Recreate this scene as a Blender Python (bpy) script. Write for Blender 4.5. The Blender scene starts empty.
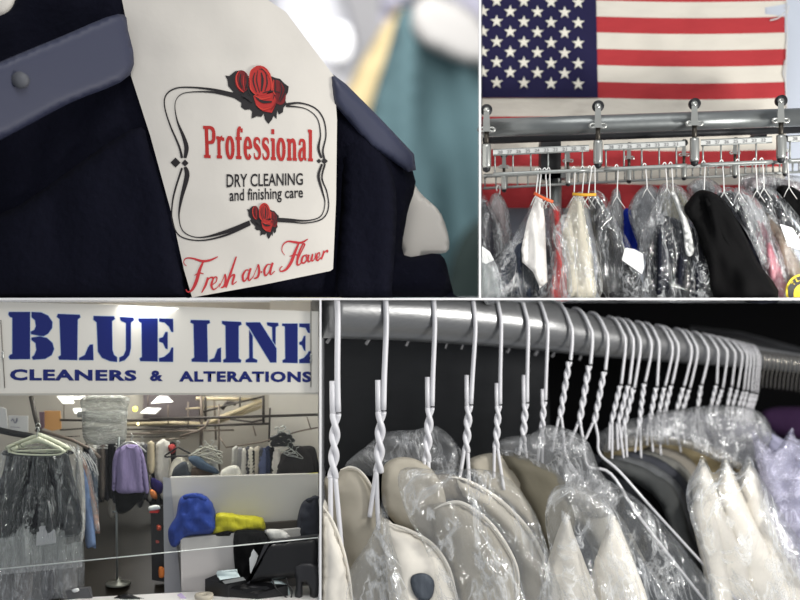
import bpy, bmesh, math, random
from mathutils import Vector, noise, geometry
random.seed(7)
SC = bpy.context.scene
COL = SC.collection
PI = math.pi
# ---------------------------------------------------------------- camera
F = 1000.0           # focal length in pixels of the 800 px frame
CZ = 1.5             # eye height
cam = bpy.data.cameras.new('camera'); camo = bpy.data.objects.new('camera', cam); COL.objects.link(camo)
cam.sensor_width = 36; cam.lens = 45; cam.clip_start = 0.05; cam.clip_end = 200
camo.location = (0, 0, CZ); camo.rotation_euler = (PI/2, 0, 0)
cam.dof.use_dof = True; cam.dof.focus_distance = 4.14
APERTURE = 0.085      # metres
cam.dof.aperture_fstop = 0.045 / APERTURE
SC.camera = camo
# ---------------------------------------------------------------- world, lights, exposure
W = bpy.data.worlds.new('world'); SC.world = W; W.use_nodes = True
W.node_tree.nodes['Background'].inputs[0].default_value = (0.92, 0.95, 1.0, 1)
W.node_tree.nodes['Background'].inputs[1].default_value = 0.42
SC.view_settings.view_transform = 'Standard'; SC.view_settings.look = 'None'
SC.view_settings.exposure = 0.0; SC.view_settings.gamma = 1.0; SC.view_settings.use_curve_mapping = False
SC.cycles.transparent_max_bounces = 32
def area(name, loc, target, size, power, color=(1, 1, 1), sy=None):
    l = bpy.data.lights.new(name, 'AREA'); l.energy = power; l.color = color
    l.shape = 'RECTANGLE'; l.size = size; l.size_y = sy or size
    o = bpy.data.objects.new(name, l); COL.objects.link(o); o.location = loc
    o.rotation_euler = (Vector(target) - Vector(loc)).to_track_quat('-Z', 'Y').to_euler()
    return o
area('overhead_fill', (0.6, 1.2, 5.2), (0.2, 4.3, 2.0), 2.6, 105, (1, 0.98, 0.95))  # added soft fill over the upper bays, not a fixture of the shop
area('overhead_fill', (-1.2, 11, 9), (-0.5, 18, 1.5), 5, 1150, (1, 0.98, 0.98))  # added overhead fill that brightens the far background clothes
area('rail_lamp', (2.6, 2.6, 1.42), (0.7, 4.4, 1.0), 0.5, 75, (1, 0.97, 0.92))
# ---------------------------------------------------------------- helpers
def lin(v):
    v /= 255.0
    return v/12.92 if v <= 0.04045 else ((v+0.055)/1.055)**2.4
def rgb(r, g, b): return (lin(r), lin(g), lin(b), 1)
def P(x, y, D): return Vector(((x-400)/F*D, D, CZ-(y-300)/F*D))
MATS = {}
def mat(name, col, rough=0.6, metal=0.0, bump=0.0, bscale=60, spec=0.5, emit=0, vary=0.0, stretch=(1, 1, 1), sheen=0):
    if name in MATS: return MATS[name]
    m = bpy.data.materials.new(name); m.use_nodes = True; nt = m.node_tree; N = nt.nodes; L = nt.links
    p = N['Principled BSDF']; c = rgb(*col)
    p.inputs['Base Color'].default_value = c; p.inputs['Roughness'].default_value = rough
    p.inputs['Metallic'].default_value = metal; p.inputs['Specular IOR Level'].default_value = spec
    if sheen: p.inputs['Sheen Weight'].default_value = sheen
    if emit:
        p.inputs['Emission Color'].default_value = c; p.inputs['Emission Strength'].default_value = emit
    if bump or vary:
        tc = N.new('ShaderNodeTexCoord'); mp = N.new('ShaderNodeMapping'); mp.inputs['Scale'].default_value = stretch
        L.new(tc.outputs['Object'], mp.inputs['Vector'])
        nz = N.new('ShaderNodeTexNoise'); nz.inputs['Scale'].default_value = bscale; nz.inputs['Detail'].default_value = 4
        L.new(mp.outputs['Vector'], nz.inputs['Vector'])
        if bump:
            b = N.new('ShaderNodeBump'); b.inputs['Strength'].default_value = bump; b.inputs['Distance'].default_value = 0.02
            L.new(nz.outputs['Fac'], b.inputs['Height']); L.new(b.outputs['Normal'], p.inputs['Normal'])
        if vary:
            mx = N.new('ShaderNodeMix'); mx.data_type = 'RGBA'
            mx.inputs[6].default_value = tuple(x*(1-vary) for x in c[:3]) + (1,)
            mx.inputs[7].default_value = tuple(min(1, x*(1+vary)) for x in c[:3]) + (1,)
            L.new(nz.outputs['Fac'], mx.inputs[0]); L.new(mx.outputs[2], p.inputs['Base Color'])
    MATS[name] = m; return m
def cloth(name, col, vary=0.15, bump=0.25, bscale=14, rough=0.85, stretch=(3, 3, .6)):
    return mat(name, col, rough, 0, bump, bscale, 0.12, 0, vary, stretch)
def film(name, haze=0.10, tint=(235, 238, 240), shine=0.22, scale=22, rough=0.12, stretch=(1.6, 1.6, .5), bump=0.9, streak=0.5, dark=0.97):
    """clear crinkled polythene"""
    if name in MATS: return MATS[name]
    m = bpy.data.materials.new(name); m.use_nodes = True; nt = m.node_tree; N = nt.nodes; L = nt.links
    N.remove(N['Principled BSDF']); out = N['Material Output']
    tc = N.new('ShaderNodeTexCoord'); mp = N.new('ShaderNodeMapping'); mp.inputs['Scale'].default_value = stretch
    L.new(tc.outputs['Object'], mp.inputs['Vector'])
    nz = N.new('ShaderNodeTexNoise'); nz.inputs['Scale'].default_value = scale; nz.inputs['Detail'].default_value = 5
    nz.inputs['Roughness'].default_value = 0.65; nz.inputs['Distortion'].default_value = 0.6
    L.new(mp.outputs['Vector'], nz.inputs['Vector'])
    bu = N.new('ShaderNodeBump'); bu.inputs['Strength'].default_value = bump; bu.inputs['Distance'].default_value = 0.05
    L.new(nz.outputs['Fac'], bu.inputs['Height'])
    tr = N.new('ShaderNodeBsdfTransparent'); tr.inputs[0].default_value = (dark, dark, dark, 1)
    gl = N.new('ShaderNodeBsdfGlossy'); gl.inputs['Color'].default_value = rgb(*tint); gl.inputs['Roughness'].default_value = rough
    L.new(bu.outputs['Normal'], gl.inputs['Normal'])
    df = N.new('ShaderNodeBsdfDiffuse'); df.inputs['Color'].default_value = rgb(*tint); L.new(bu.outputs['Normal'], df.inputs['Normal'])
    # crease whitening, with bright streak highlights painted in as white lines
    n2 = N.new('ShaderNodeTexNoise'); n2.inputs['Scale'].default_value = scale*0.55; n2.inputs['Detail'].default_value = 5; n2.inputs['Distortion'].default_value = 1.5
    n2.inputs['Roughness'].default_value = 0.6
    L.new(mp.outputs['Vector'], n2.inputs['Vector'])
    sb_ = N.new('ShaderNodeMath'); sb_.operation = 'SUBTRACT'; sb_.inputs[1].default_value = 0.5; L.new(n2.outputs['Fac'], sb_.inputs[0])
    ab = N.new('ShaderNodeMath'); ab.operation = 'ABSOLUTE'; L.new(sb_.outputs[0], ab.inputs[0])
    rp = N.new('ShaderNodeValToRGB'); rp.color_ramp.elements[0].position = 0.0; rp.color_ramp.elements[1].position = 0.028
    rp.color_ramp.elements[0].color = (1, 1, 1, 1); rp.color_ramp.elements[1].color = (0, 0, 0, 1)
    L.new(ab.outputs[0], rp.inputs[0])
    ma = N.new('ShaderNodeMath'); ma.operation = 'MULTIPLY_ADD'; ma.inputs[1].default_value = streak; ma.inputs[2].default_value = haze
    L.new(rp.outputs[0], ma.inputs[0])
    m1 = N.new('ShaderNodeMixShader'); L.new(ma.outputs[0], m1.inputs[0]); L.new(tr.outputs[0], m1.inputs[1]); L.new(df.outputs[0], m1.inputs[2])
    lw = N.new('ShaderNodeLayerWeight'); lw.inputs['Blend'].default_value = 0.25; L.new(bu.outputs['Normal'], lw.inputs['Normal'])
    mb = N.new('ShaderNodeMath'); mb.operation = 'MULTIPLY_ADD'; mb.inputs[1].default_value = 0.22; mb.inputs[2].default_value = shine*0.2
    L.new(lw.outputs['Fresnel'], mb.inputs[0])
    m2 = N.new('ShaderNodeMixShader'); L.new(mb.outputs[0], m2.inputs[0]); L.new(m1.outputs[0], m2.inputs[1]); L.new(gl.outputs[0], m2.inputs[2])
    L.new(m2.outputs[0], out.inputs[0]); MATS[name] = m; return m
def catmull(pts, n=6, closed=False):
    pts = [tuple(p) for p in pts]; out = []; k = len(pts)
    rng = range(k) if closed else range(k-1)
    for i in rng:
        g = (lambda j: pts[j % k]) if closed else (lambda j: pts[max(0, min(k-1, j))])
        p0, p1, p2, p3 = g(i-1), g(i), g(i+1), g(i+2)
        for s in range(n):
            t = s/n; t2 = t*t; t3 = t2*t
            out.append(tuple(0.5*(2*b+(c-a)*t+(2*a-5*b+4*c-d)*t2+(3*b-a-3*c+d)*t3) for a, b, c, d in zip(p0, p1, p2, p3)))
    if not closed: out.append(pts[-1])
    return out
def resample(poly, step):
    out = []; k = len(poly)
    for i in range(k):
        a = Vector(poly[i]); b = Vector(poly[(i+1) % k]); n = max(1, int(round((b-a).length/step)))
        for s in range(n): out.append(tuple(a.lerp(b, s/n)))
    return out
def inside(x, y, poly):
    r = False; j = len(poly)-1
    for i in range(len(poly)):
        xi, yi = poly[i]; xj, yj = poly[j]
        if (yi > y) != (yj > y) and x < (xj-xi)*(y-yi)/(yj-yi)+xi: r = not r
        j = i
    return r
def fan(cx, cy, freq, amp, seed=0, grow=1.0):
    """folds that radiate from a gathering point"""
    def f(x, y):
        a = math.atan2(x-cx, (y-cy)+1e-3); r = math.hypot(x-cx, y-cy)
        return amp*(noise.noise(Vector((a*freq, r*0.012, seed)))+0.5*noise.noise(Vector((a*freq*2.3, r*0.03, seed+5))))*min(1.0, r/30.0*grow)
    return f
def drape(fx, fy, amp, seed=0):
    def f(x, y): return amp*(noise.noise(Vector((x*fx, y*fy, seed)))+0.5*noise.noise(Vector((x*fx*2.2, y*fy*2.2, seed+9))))
    return f
class B:
    def __init__(s): s.v = []; s.f = []; s.m = []; s.sm = []
    def add(s, vs, fs, mi=0, smooth=True):
        o = len(s.v); s.v += [Vector(v) for v in vs]
        for f in fs: s.f.append([o+i for i in f]); s.m.append(mi); s.sm.append(smooth)
    def tube(s, pts, r, n=8, mi=0, cap=True):
        pts = [Vector(p) for p in pts]; k = len(pts); R = r if isinstance(r, (list, tuple)) else [r]*k
        vs = []; up = None
        for i in range(k):
            t = (pts[min(k-1, i+1)]-pts[max(0, i-1)]).normalized()
            if up is None:
                up = t.cross(Vector((0, 0, 1)));
                if up.length < 0.1: up = t.cross(Vector((1, 0, 0)))
            up = (up-t*up.dot(t)).normalized(); w = t.cross(up)
            for j in range(n):
                a = 2*PI*j/n; vs.append(pts[i]+(up*math.cos(a)+w*math.sin(a))*R[i])
        fs = [[i*n+j, i*n+(j+1) % n, (i+1)*n+(j+1) % n, (i+1)*n+j] for i in range(k-1) for j in range(n)]
        if cap: fs += [list(range(n))[::-1], [(k-1)*n+j for j in range(n)]]
        s.add(vs, fs, mi)
    def box(s, a, b, mi=0):
        (x0, y0, z0), (x1, y1, z1) = a, b
        vs = [(x, y, z) for x in (x0, x1) for y in (y0, y1) for z in (z0, z1)]
        s.add(vs, [[0, 1, 3, 2], [4, 6, 7, 5], [0, 4, 5, 1], [2, 3, 7, 6], [0, 2, 6, 4], [1, 5, 7, 3]], mi, False)
    def hexa(s, front, back, mi=0):
        """four front and four back corners"""
        s.add(list(front)+list(back), [[0, 1, 2, 3], [7, 6, 5, 4], [0, 4, 5, 1], [1, 5, 6, 2], [2, 6, 7, 3], [3, 7, 4, 0]], mi, False)
    def slab(s, poly, d0, d1, mi=0):
        """pixel outline extruded between two depths"""
        k = len(poly); s.add([P(x, y, d0) for x, y in poly]+[P(x, y, d0)+Vector((0, d1-d0, 0)) for x, y in poly],
            [list(range(k)), list(range(k, 2*k))[::-1]]+[[i, (i+1) % k, k+(i+1) % k, k+i] for i in range(k)], mi, False)
    def lathe(s, c, prof, n=20, mi=0, axis='z'):
        c = Vector(c); vs = []; k = len(prof)
        for r, h in prof:
            for j in range(n):
                a = 2*PI*j/n; q = (r*math.cos(a), r*math.sin(a), h)
                if axis == 'y': q = (q[0], q[2], q[1])
                if axis == 'x': q = (q[2], q[0], q[1])
                vs.append(c+Vector(q))
        fs = [[i*n+j, i*n+(j+1) % n, (i+1)*n+(j+1) % n, (i+1)*n+j] for i in range(k-1) for j in range(n)]
        fs += [list(range(n))[::-1], [(k-1)*n+j for j in range(n)]]
        s.add(vs, fs, mi)
    def ribbon(s, pts, w, M, mi=0, n=5, curve=True, off=0.0):
        """flat stroke of varying width laid on a surface M(u, v)"""
        if not isinstance(w, (list, tuple)): w = [w]*len(pts)
        q = [(p[0], p[1], ww) for p, ww in zip(pts, w)]
        if curve and len(q) > 2: q = catmull(q, n)
        vs = []; k = len(q)
        for i in range(k):
            a = q[max(0, i-1)]; b = q[min(k-1, i+1)]; dx, dy = b[0]-a[0], b[1]-a[1]; l = math.hypot(dx, dy) or 1
            nx, ny = -dy/l*q[i][2]/2, dx/l*q[i][2]/2
            vs += [M(q[i][0]+nx, q[i][1]+ny, off), M(q[i][0]-nx, q[i][1]-ny, off)]
        s.add(vs, [[2*i, 2*i+1, 2*i+3, 2*i+2] for i in range(k-1)], mi)
    def flat(s, poly, M, mi=0, off=0.0):
        r = geometry.delaunay_2d_cdt([Vector(p) for p in poly], [], [list(range(len(poly)))], 1, 1e-5)
        s.add([M(v.x, v.y, off) for v in r[0]], [list(f) for f in r[2]], mi)
    def puff(s, poly, D, thick, step=5, fold=None, R=14, back=0.6, mi=0, smooth=True, curve=True):
        """a stuffed cloth body: outline filled and inflated to both sides"""
        if curve: poly = catmull(poly, 4, True)
        poly = resample(poly, step)
        q = [poly[0]]
        for p in poly[1:]:
            if math.hypot(p[0]-q[-1][0], p[1]-q[-1][1]) > step*0.35: q.append(p)
        poly = q; nb = len(poly); pts = [Vector(p) for p in poly]
        xs = [p[0] for p in poly]; ys = [p[1] for p in poly]
        y = min(ys); row = 0
        while y < max(ys):
            x = min(xs)+(row % 2)*step/2
            while x < max(xs):
                if inside(x, y, poly) and min((x-a)**2+(y-b)**2 for a, b in poly) > (0.55*step)**2: pts.append(Vector((x, y)))
                x += step
            y += step*0.87; row += 1
        r = geometry.delaunay_2d_cdt(pts, [], [list(range(nb))], 1, 1e-5)
        V = r[0]; Df = D if callable(D) else (lambda x, y: D)
        bd = set(i for i, src in enumerate(r[3]) if any(j < nb for j in src))
        fr = []; bk = []; bi = {}
        for i, v in enumerate(V):
            d0 = Df(v.x, v.y)
            if i in bd: fr.append(P(v.x, v.y, d0)); bi[i] = i; continue
            t = 9e9
            for k in range(nb):
                a = poly[k]; b = poly[(k+1) % nb]; dx, dy = b[0]-a[0], b[1]-a[1]; l2 = dx*dx+dy*dy or 1
                u = max(0, min(1, ((v.x-a[0])*dx+(v.y-a[1])*dy)/l2)); t = min(t, math.hypot(v.x-a[0]-u*dx, v.y-a[1]-u*dy))
            t = min(1, t/R); h = math.sqrt(max(0, 1-(1-t)**2))
            w = fold(v.x, v.y) if fold else 0
            fr.append(P(v.x, v.y, d0-thick*h+w*h))
            bi[i] = len(V)+len(bk); bk.append(P(v.x, v.y, d0)+Vector((0, thick*back*h, 0)))
        fs = [list(f) for f in r[2]]
        s.add(fr+bk, fs+[[bi[i] for i in f][::-1] for f in fs if any(i not in bd for i in f)], mi, smooth)
    def sheet(s, poly, D, th, step=6, mi=0, fold=None, smooth=True):
        """thin stiff sheet (paper, card) with its own thickness"""
        poly = resample(poly, step); nb = len(poly); pts = [Vector(p) for p in poly]
        xs = [p[0] for p in poly]; ys = [p[1] for p in poly]; y = min(ys)+step/2; row = 0
        while y < max(ys):
            x = min(xs)+(row % 2)*step/2
            while x < max(xs):
                if inside(x, y, poly) and min((x-a)**2+(y-b)**2 for a, b in poly) > (0.55*step)**2: pts.append(Vector((x, y)))
                x += step
            y += step*0.87; row += 1
        r = geometry.delaunay_2d_cdt(pts, [], [list(range(nb))], 1, 1e-5); V = r[0]
        Df = D if callable(D) else (lambda x, y: D)
        fr = [P(v.x, v.y, Df(v.x, v.y)+(fold(v.x, v.y) if fold else 0)) for v in V]; n = len(V)
        fs = [list(f) for f in r[2]]
        s.add(fr, fs, mi, smooth); s.add([p+Vector((0, th, 0)) for p in fr], [f[::-1] for f in fs], mi, smooth)
        at = {}
        for i, src in enumerate(r[3]):
            for j in src:
                if j < nb: at[j] = i
        k = [at[j] for j in range(nb) if j in at]
        s.add([fr[i] for i in k]+[fr[i]+Vector((0, th, 0)) for i in k], [[i, (i+1) % len(k), len(k)+(i+1) % len(k), len(k)+i] for i in range(len(k))], mi, False)
    def build(s, name, mats, parent=None, origin=None):
        me = bpy.data.meshes.new(name); o = bpy.data.objects.new(name, me); COL.objects.link(o)
        if parent is not None:
            o.parent = parent; org = Vector(parent['wl']) if 'wl' in parent else Vector()
            q = parent
            org = WL[parent.name]; WL[o.name] = org
        else:
            if origin is None:
                xs = [v.x for v in s.v]; ys = [v.y for v in s.v]; zs = [v.z for v in s.v]
                origin = ((min(xs)+max(xs))/2, (min(ys)+max(ys))/2, min(zs))
            org = Vector(origin); o.location = org; WL[o.name] = org
        me.from_pydata([v-org for v in s.v], [], s.f)
        for mm in (mats if isinstance(mats, (list, tuple)) else [mats]): me.materials.append(mm)
        me.polygons.foreach_set('material_index', s.m); me.polygons.foreach_set('use_smooth', s.sm); me.update()
        bm = bmesh.new(); bm.from_mesh(me); bmesh.ops.recalc_face_normals(bm, faces=bm.faces); bm.to_mesh(me); bm.free()
        return o
WL = {}
def tag(o, label, cat, group=None):
    o['label'] = label; o['category'] = cat
    if group: o['group'] = group
    return o
def thing(name, label, cat, loc, group=None):
    o = bpy.data.objects.new(name, None); COL.objects.link(o); o.location = loc; WL[o.name] = Vector(loc)
    o.empty_display_size = 0.05
    return tag(o, label, cat, group)
def struct(name, b, m):
    o = b.build(name, m, origin=(0, 0, 0)); o['kind'] = 'structure'; return o
def part(root, name, b, m, label=None):
    o = b.build(name, m, root)
    if label: o['label'] = label
    return o
def single(name, b, m, label, cat, group=None): return tag(b.build(name, m), label, cat, group)
def quadmap(tl, tr, br, bl, S):
    def f(u, v, off=0.0):       # u to the right, v down, both 0..1
        x = (tl[0]*(1-u)+tr[0]*u)*(1-v)+(bl[0]*(1-u)+br[0]*u)*v
        y = (tl[1]*(1-u)+tr[1]*u)*(1-v)+(bl[1]*(1-u)+br[1]*u)*v
        return S(x, y, off)
    return f
def plane_at(D):
    return lambda x, y, off=0.0: P(x, y, D-off)
def type_flat(b, txt, M, mi=0, bold=0.0, off=0.0, space=1.0):
    """built-in sans lettering filled flat and laid on M over its own bounding box"""
    cu = bpy.data.curves.new('t', 'FONT'); cu.body = txt; cu.offset = bold; cu.space_character = space; cu.resolution_u = 3
    o = bpy.data.objects.new('t', cu); COL.objects.link(o)
    me = bpy.data.meshes.new_from_object(o)
    xs = [v.co.x for v in me.vertices]; ys = [v.co.y for v in me.vertices]
    x0, x1, y0, y1 = min(xs), max(xs), min(ys), max(ys)
    b.add([M((v.co.x-x0)/(x1-x0), 1-(v.co.y-y0)/(y1-y0), off) for v in me.vertices], [list(p.vertices) for p in me.polygons], mi)
    bpy.data.objects.remove(o); bpy.data.curves.remove(cu); bpy.data.meshes.remove(me)
# ---------------------------------------------------------------- the white display frame: four bays
white = mat('white_frame_paint', (250, 250, 250), 0.4, emit=0)
D0 = 3.985
b = B(); b.box((-2.6, D0, CZ+0.0), (2.6, 6.4, CZ+0.008)); struct('trim_1', b, white)          # shelf between upper and lower bays
def divider(name, xp, z0, z1, D1):
    b = B(); q = [((xp-400)/F*D0, D0), ((xp-400)/F*D1, D1)]; t = 0.008
    b.hexa([(q[0][0]-t/2, q[0][1], z0), (q[0][0]+t/2, q[0][1], z0), (q[0][0]+t/2, q[0][1], z1), (q[0][0]-t/2, q[0][1], z1)],
           [(q[1][0]-t/2, q[1][1], z0), (q[1][0]+t/2, q[1][1], z0), (q[1][0]+t/2, q[1][1], z1), (q[1][0]-t/2, q[1][1], z1)])
    struct(name, b, white)
divider('trim_2', 480, CZ+0.008, 3.0, 5.2)
divider('trim_3', 320.5, 0, CZ, 6.4)
# ================================================================ upper left bay: suit with a paper hanger cover
b = B(); b.box((-12, 24, -6), (8, 24.2, 12)); struct('wall_back', b, mat('pale_grey_wall', (214, 212, 212), 0.8, vary=0.05, bscale=0.4))
navy = cloth('navy_suiting', (13, 14, 27), 0.2, 0.5, 30, 0.9, (1, 1, 1))
slate = mat('slate_blue_plastic', (52, 56, 78), 0.5, 0, 0.15, 5, 0.5)
paper = mat('cover_paper', (226, 221, 212), 0.7, 0, 0.12, 9, 0.3, 0, 0.025)
def Dt(x, y):
    return 4.10+0.010*noise.noise(Vector((x*0.02, y*0.02, 3)))-0.0003*max(0, 60-y)+0.0000045*(x-255)**2
suit = thing('suit_jacket', 'dark navy suit jacket on a hanger, printed paper cover over its collar', 'jacket', P(260, 297, 4.2))
b = B()
b.puff([(-40, 12), (10, 6), (30, -30), (150, -60), (235, -60), (258, 4), (298, 44), (330, 86), (346, 96), (412, 168), (407, 215), (404, 255), (440, 254), (450, 280), (454, 297), (452, 297.4), (200, 297.4), (-60, 297.4), (-60, 290), (-60, 200)],
       lambda x, y: 4.24+0.0006*max(0, x-330), 0.07, 9, drape(0.02, 0.006, 0.05, 2), R=30); part(suit, 'body', b, navy)
b = B()   # lapel edge falling right of the cover
b.puff([(338, 100), (372, 130), (396, 190), (392, 290), (392, 297.4), (340, 297.4), (336, 280), (342, 180)], 4.20, 0.05, 8, drape(0.03, 0.006, 0.03, 4), R=18); part(suit, 'lapel', b, navy)
b = B()
b.puff([(-40, 300), (-40, 230), (20, 205), (130, 130), (150, 150), (172, 220), (188, 294), (186, 297.4), (100, 297.4), (-40, 297.4), (-40, 290)], 4.15, 0.05, 9, drape(0.02, 0.008, 0.04, 8), R=25); part(suit, 'front_panel', b, navy)
h = thing('suit_hanger', 'slate blue plastic hanger across the shoulders of the navy suit jacket', 'hanger', P(260, 100, 4.1))
b = B(); b.puff([(-60, 88), (0, 62), (60, 37), (118, 14), (128, 30), (130, 75), (70, 103), (0, 140), (-60, 170)], lambda x, y: 3.76+0.0029*x, 0.02, 5, None, R=9, back=1.5)
arm = part(h, 'shoulder_arm', b, slate)
b = B(); c = P(22, 81, 3.80); b.lathe(c, [(0.004, -0.03), (0.03, -0.028), (0.03, 0.0), (0.012, 0.002)], 20, axis='y'); part(h, 'rivet', b, mat('pale_rivet', (92, 94, 100), 0.6))
b = B(); b.puff([(330, 72), (346, 84), (380, 118), (414, 154), (416, 170), (408, 172), (370, 146), (334, 104)], lambda x, y: 4.13+0.0012*(x-330), 0.03, 4, None, R=8, back=1.5, curve=False); part(h, 'shoulder_arm', b, slate)
# the paper cover
cv = thing('hanger_cover', 'white paper hanger cover printed with red roses and Professional dry cleaning', 'paper cover', P(255, 290, 4.1))
b = B(); b.sheet([(120, -60), (280, -60), (268, 0), (286, 12), (310, 44), (334, 76), (337, 120), (336, 200), (333, 269), (330, 271), (262, 285), (192, 297.5), (184, 270), (172, 215), (150, 135), (131, 76), (128, 30), (122, 0)],
              Dt, 0.004, 5); part(cv, 'paper', b, paper)
def T(x, y, off=0.0): return P(x, y, Dt(x, y)-0.0025-off*0.5)
ink = mat('black_ink', (32, 28, 30), 0.6); redi = mat('red_ink', (186, 42, 38), 0.6); redd = mat('dark_red_ink', (120, 20, 26), 0.6); redl = mat('bright_red_ink', (206, 58, 46), 0.6)
scr = mat('rose_red_ink', (200, 52, 58), 0.6)
b = B()
for q, w in [([(243, 97), (215, 90), (190, 87.3), (175, 88.5), (166, 95), (164.5, 106), (170, 125), (179, 146), (182, 158)], [4, 2.6, 1.5, 1.3, 1.3, 1.3, 1.5, 2, 2.5]),
             ([(243, 99), (215, 92.5), (192, 92), (180, 95), (175, 104), (177, 120), (184, 138), (186.5, 148), (185, 158)], [3, 2, 1, .8, .8, 1.5, 3.5, 4.5, 3]),
             ([(185, 167), (187, 176), (181, 200), (179, 218), (184, 232), (200, 237.5), (225, 232), (250, 222.5)], [3, 5, 3, 1.3, 1, 1.2, 3.5, 4.5]),
             ([(182, 168), (175, 190), (172, 206), (172.5, 222), (180, 236), (200, 240.5), (225, 235.5), (250, 224.5)], [2, 1.8, 1.5, 1.2, 1.2, 1.3, 2, 2]),
             ([(286, 104.5), (300, 103), (315, 108), (323.5, 119), (326, 135), (323, 150), (324, 158)], [2.6, 1.8, 1.4, 1.4, 1.4, 1.8, 2.4]),
             ([(286, 106), (305, 108.5), (317, 118), (320.5, 134), (318.5, 148), (321.5, 158)], [2, 1, 1, 1.4, 2.6, 2]),
             ([(322, 164), (318.5, 176), (322, 190), (325, 203), (321, 216), (308, 220.5), (290, 220), (274, 219)], [2, 2.8, 2, 1, 1, 1.4, 3, 3.4]),
             ([(325, 164), (322, 178), (327, 192), (328.5, 208), (322, 219), (306, 223), (290, 222), (274, 221)], [2, 1.6, 1.2, 1.2, 1.2, 1.2, 1.5, 1.8])]:
    b.ribbon(q, w, T, n=6)
for cx, cy, r in ((175.5, 162.5, 5), (185, 163, 3.5), (324.5, 161, 3.4), (319, 161, 2.4)):
    b.flat([(cx-r, cy), (cx, cy-r), (cx+r, cy), (cx, cy+r)], T)
part(cv, 'ornate_border', b, ink)
def rose(name, mp, lead=1.0):
    b = B(); M = lambda u, v, off=0: T(*mp(u, v), off)
    b.flat([(130, 175), (165, 180), (200, 150), (215, 138), (270, 130), (330, 200), (450, 100), (520, 180), (560, 195), (600, 205), (640, 245), (675, 270), (668, 320), (640, 360), (655, 420), (630, 450), (625, 490), (590, 510), (575, 470), (570, 550), (545, 520), (530, 555), (500, 590), (470, 550), (460, 500), (440, 530), (400, 525), (355, 545), (360, 480), (340, 465), (300, 470), (265, 445), (270, 410), (210, 370), (180, 330), (200, 315), (155, 265), (150, 215)], M, 0, 0)
    el = lambda cx, cy, rx, ry, a=0: [(cx+rx*math.cos(t)*math.cos(a)-ry*math.sin(t)*math.sin(a), cy+rx*math.cos(t)*math.sin(a)+ry*math.sin(t)*math.cos(a)) for t in [2*PI*k/18 for k in range(18)]]
    for k, (poly, mi) in enumerate([(el(275, 225, 62, 95, -.1), 1), (el(585, 320, 62, 110, -.25), 1), ([(370, 350), (450, 340), (540, 325), (575, 400), (530, 495), (450, 480), (395, 430)], 2), (el(432, 218, 98, 130, -.15), 2)]):
        b.flat(poly, M, mi, 0.002+0.002*k)
    for pts, w, mi in [([(250, 135), (225, 190), (240, 270), (290, 320)], 12, 3), ([(300, 150), (320, 220), (300, 290)], 10, 0), ([(265, 160), (255, 220), (275, 280)], 14, 0), ([(290, 175), (285, 230), (295, 300)], 8, 2),
                       ([(345, 215), (350, 290), (400, 345)], 14, 3), ([(400, 95), (350, 140), (340, 220)], 12, 3), ([(430, 95), (500, 160), (530, 240), (525, 310)], 14, 3),
                       ([(385, 150), (370, 220), (400, 320)], 12, 0), ([(410, 130), (400, 220), (425, 320)], 10, 0), ([(440, 150), (450, 220), (440, 310)], 22, 0), ([(480, 165), (490, 240), (470, 310)], 12, 0), ([(420, 120), (460, 130), (490, 180)], 8, 0),
                       ([(395, 360), (450, 400), (530, 400)], 24, 0), ([(380, 345), (440, 375), (520, 360)], 16, 3), ([(395, 425), (450, 465), (520, 450)], 14, 3), ([(450, 325), (520, 310), (600, 320)], 12, 0), ([(560, 215), (560, 290), (540, 380)], 10, 0),
                       ([(600, 230), (615, 300), (590, 390)], 12, 0), ([(640, 250), (645, 310), (600, 400)], 14, 0), ([(545, 210), (540, 300), (560, 340)], 12, 3), ([(580, 350), (560, 420), (520, 470)], 10, 1), ([(330, 180), (320, 260), (345, 340)], 12, 0), ([(270, 345), (320, 360), (360, 400)], 30, 0)]:
        b.ribbon(pts, [w*.4, w, w*.5][:len(pts)] if len(pts) == 3 else [w*.4]+[w]*(len(pts)-2)+[w*.4], M, mi, 4, True, 0.012)
    part(cv, name, b, [ink, redd, redi, redl])
rose('rose_print', lambda u, v: (210+u/8.567, 55+v/8.567))
rose('rose_print', lambda u, v: (264+(u-420)/8.567*0.50, 219.5+(v-320)/8.567*0.62))
# slab serif lettering
SL = {}
def S_(l, w, ms): SL[l] = (w, ms)
sb = lambda x0, x1, y=0.035: ([(x0, y), (x1, y)], .08)
ring = lambda cx, cy, rx, ry, wx, a0=0, a1=360, n=20: ([(cx+rx*math.cos(math.radians(a0+(a1-a0)*k/n)), cy+ry*math.sin(math.radians(a0+(a1-a0)*k/n))) for k in range(n+1)],
                                                  [wx*(0.45+0.55*abs(math.cos(math.radians(a0+(a1-a0)*k/n)))) for k in range(n+1)])
XH = .68
S_('P', .80, [([(.22, 0), (.22, 1)], .2), sb(.0, .45), sb(0, .4, .96), ([(.25, .96), (.5, .955), (.68, .87), (.7, .72), (.66, .56), (.5, .49), (.25, .485)], [.08, .09, .16, .2, .16, .09, .08])])
S_('r', .56, [([(.17, 0), (.17, XH)], .18), sb(0, .36), sb(0, .2, XH-.035), ([(.22, .48), (.3, .62), (.42, .66)], [.06, .1, .1]), ([(.46, .55), (.46, .66)], .14)])
S_('o', .62, [ring(.29, .34, .2, .32, .19)])
S_('f', .48, [([(.19, 0), (.19, .8), (.27, .96), (.38, .97)], [.18, .18, .12, .08]), ([(.42, .84), (.42, .97)], .12), sb(0, .38), sb(0, .42, XH-.035)])
S_('e', .60, [ring(.28, .34, .19, .32, .18, 0, 320), ([(.12, .36), (.46, .36)], .08)])
S_('s', .52, [([(.42, .5), (.4, .62), (.25, .67), (.1, .6), (.1, .46), (.25, .38), (.38, .28), (.4, .12), (.25, .02), (.08, .06), (.05, .2)], [.04, .08, .07, .14, .16, .17, .17, .14, .07, .08, .04])])
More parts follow.
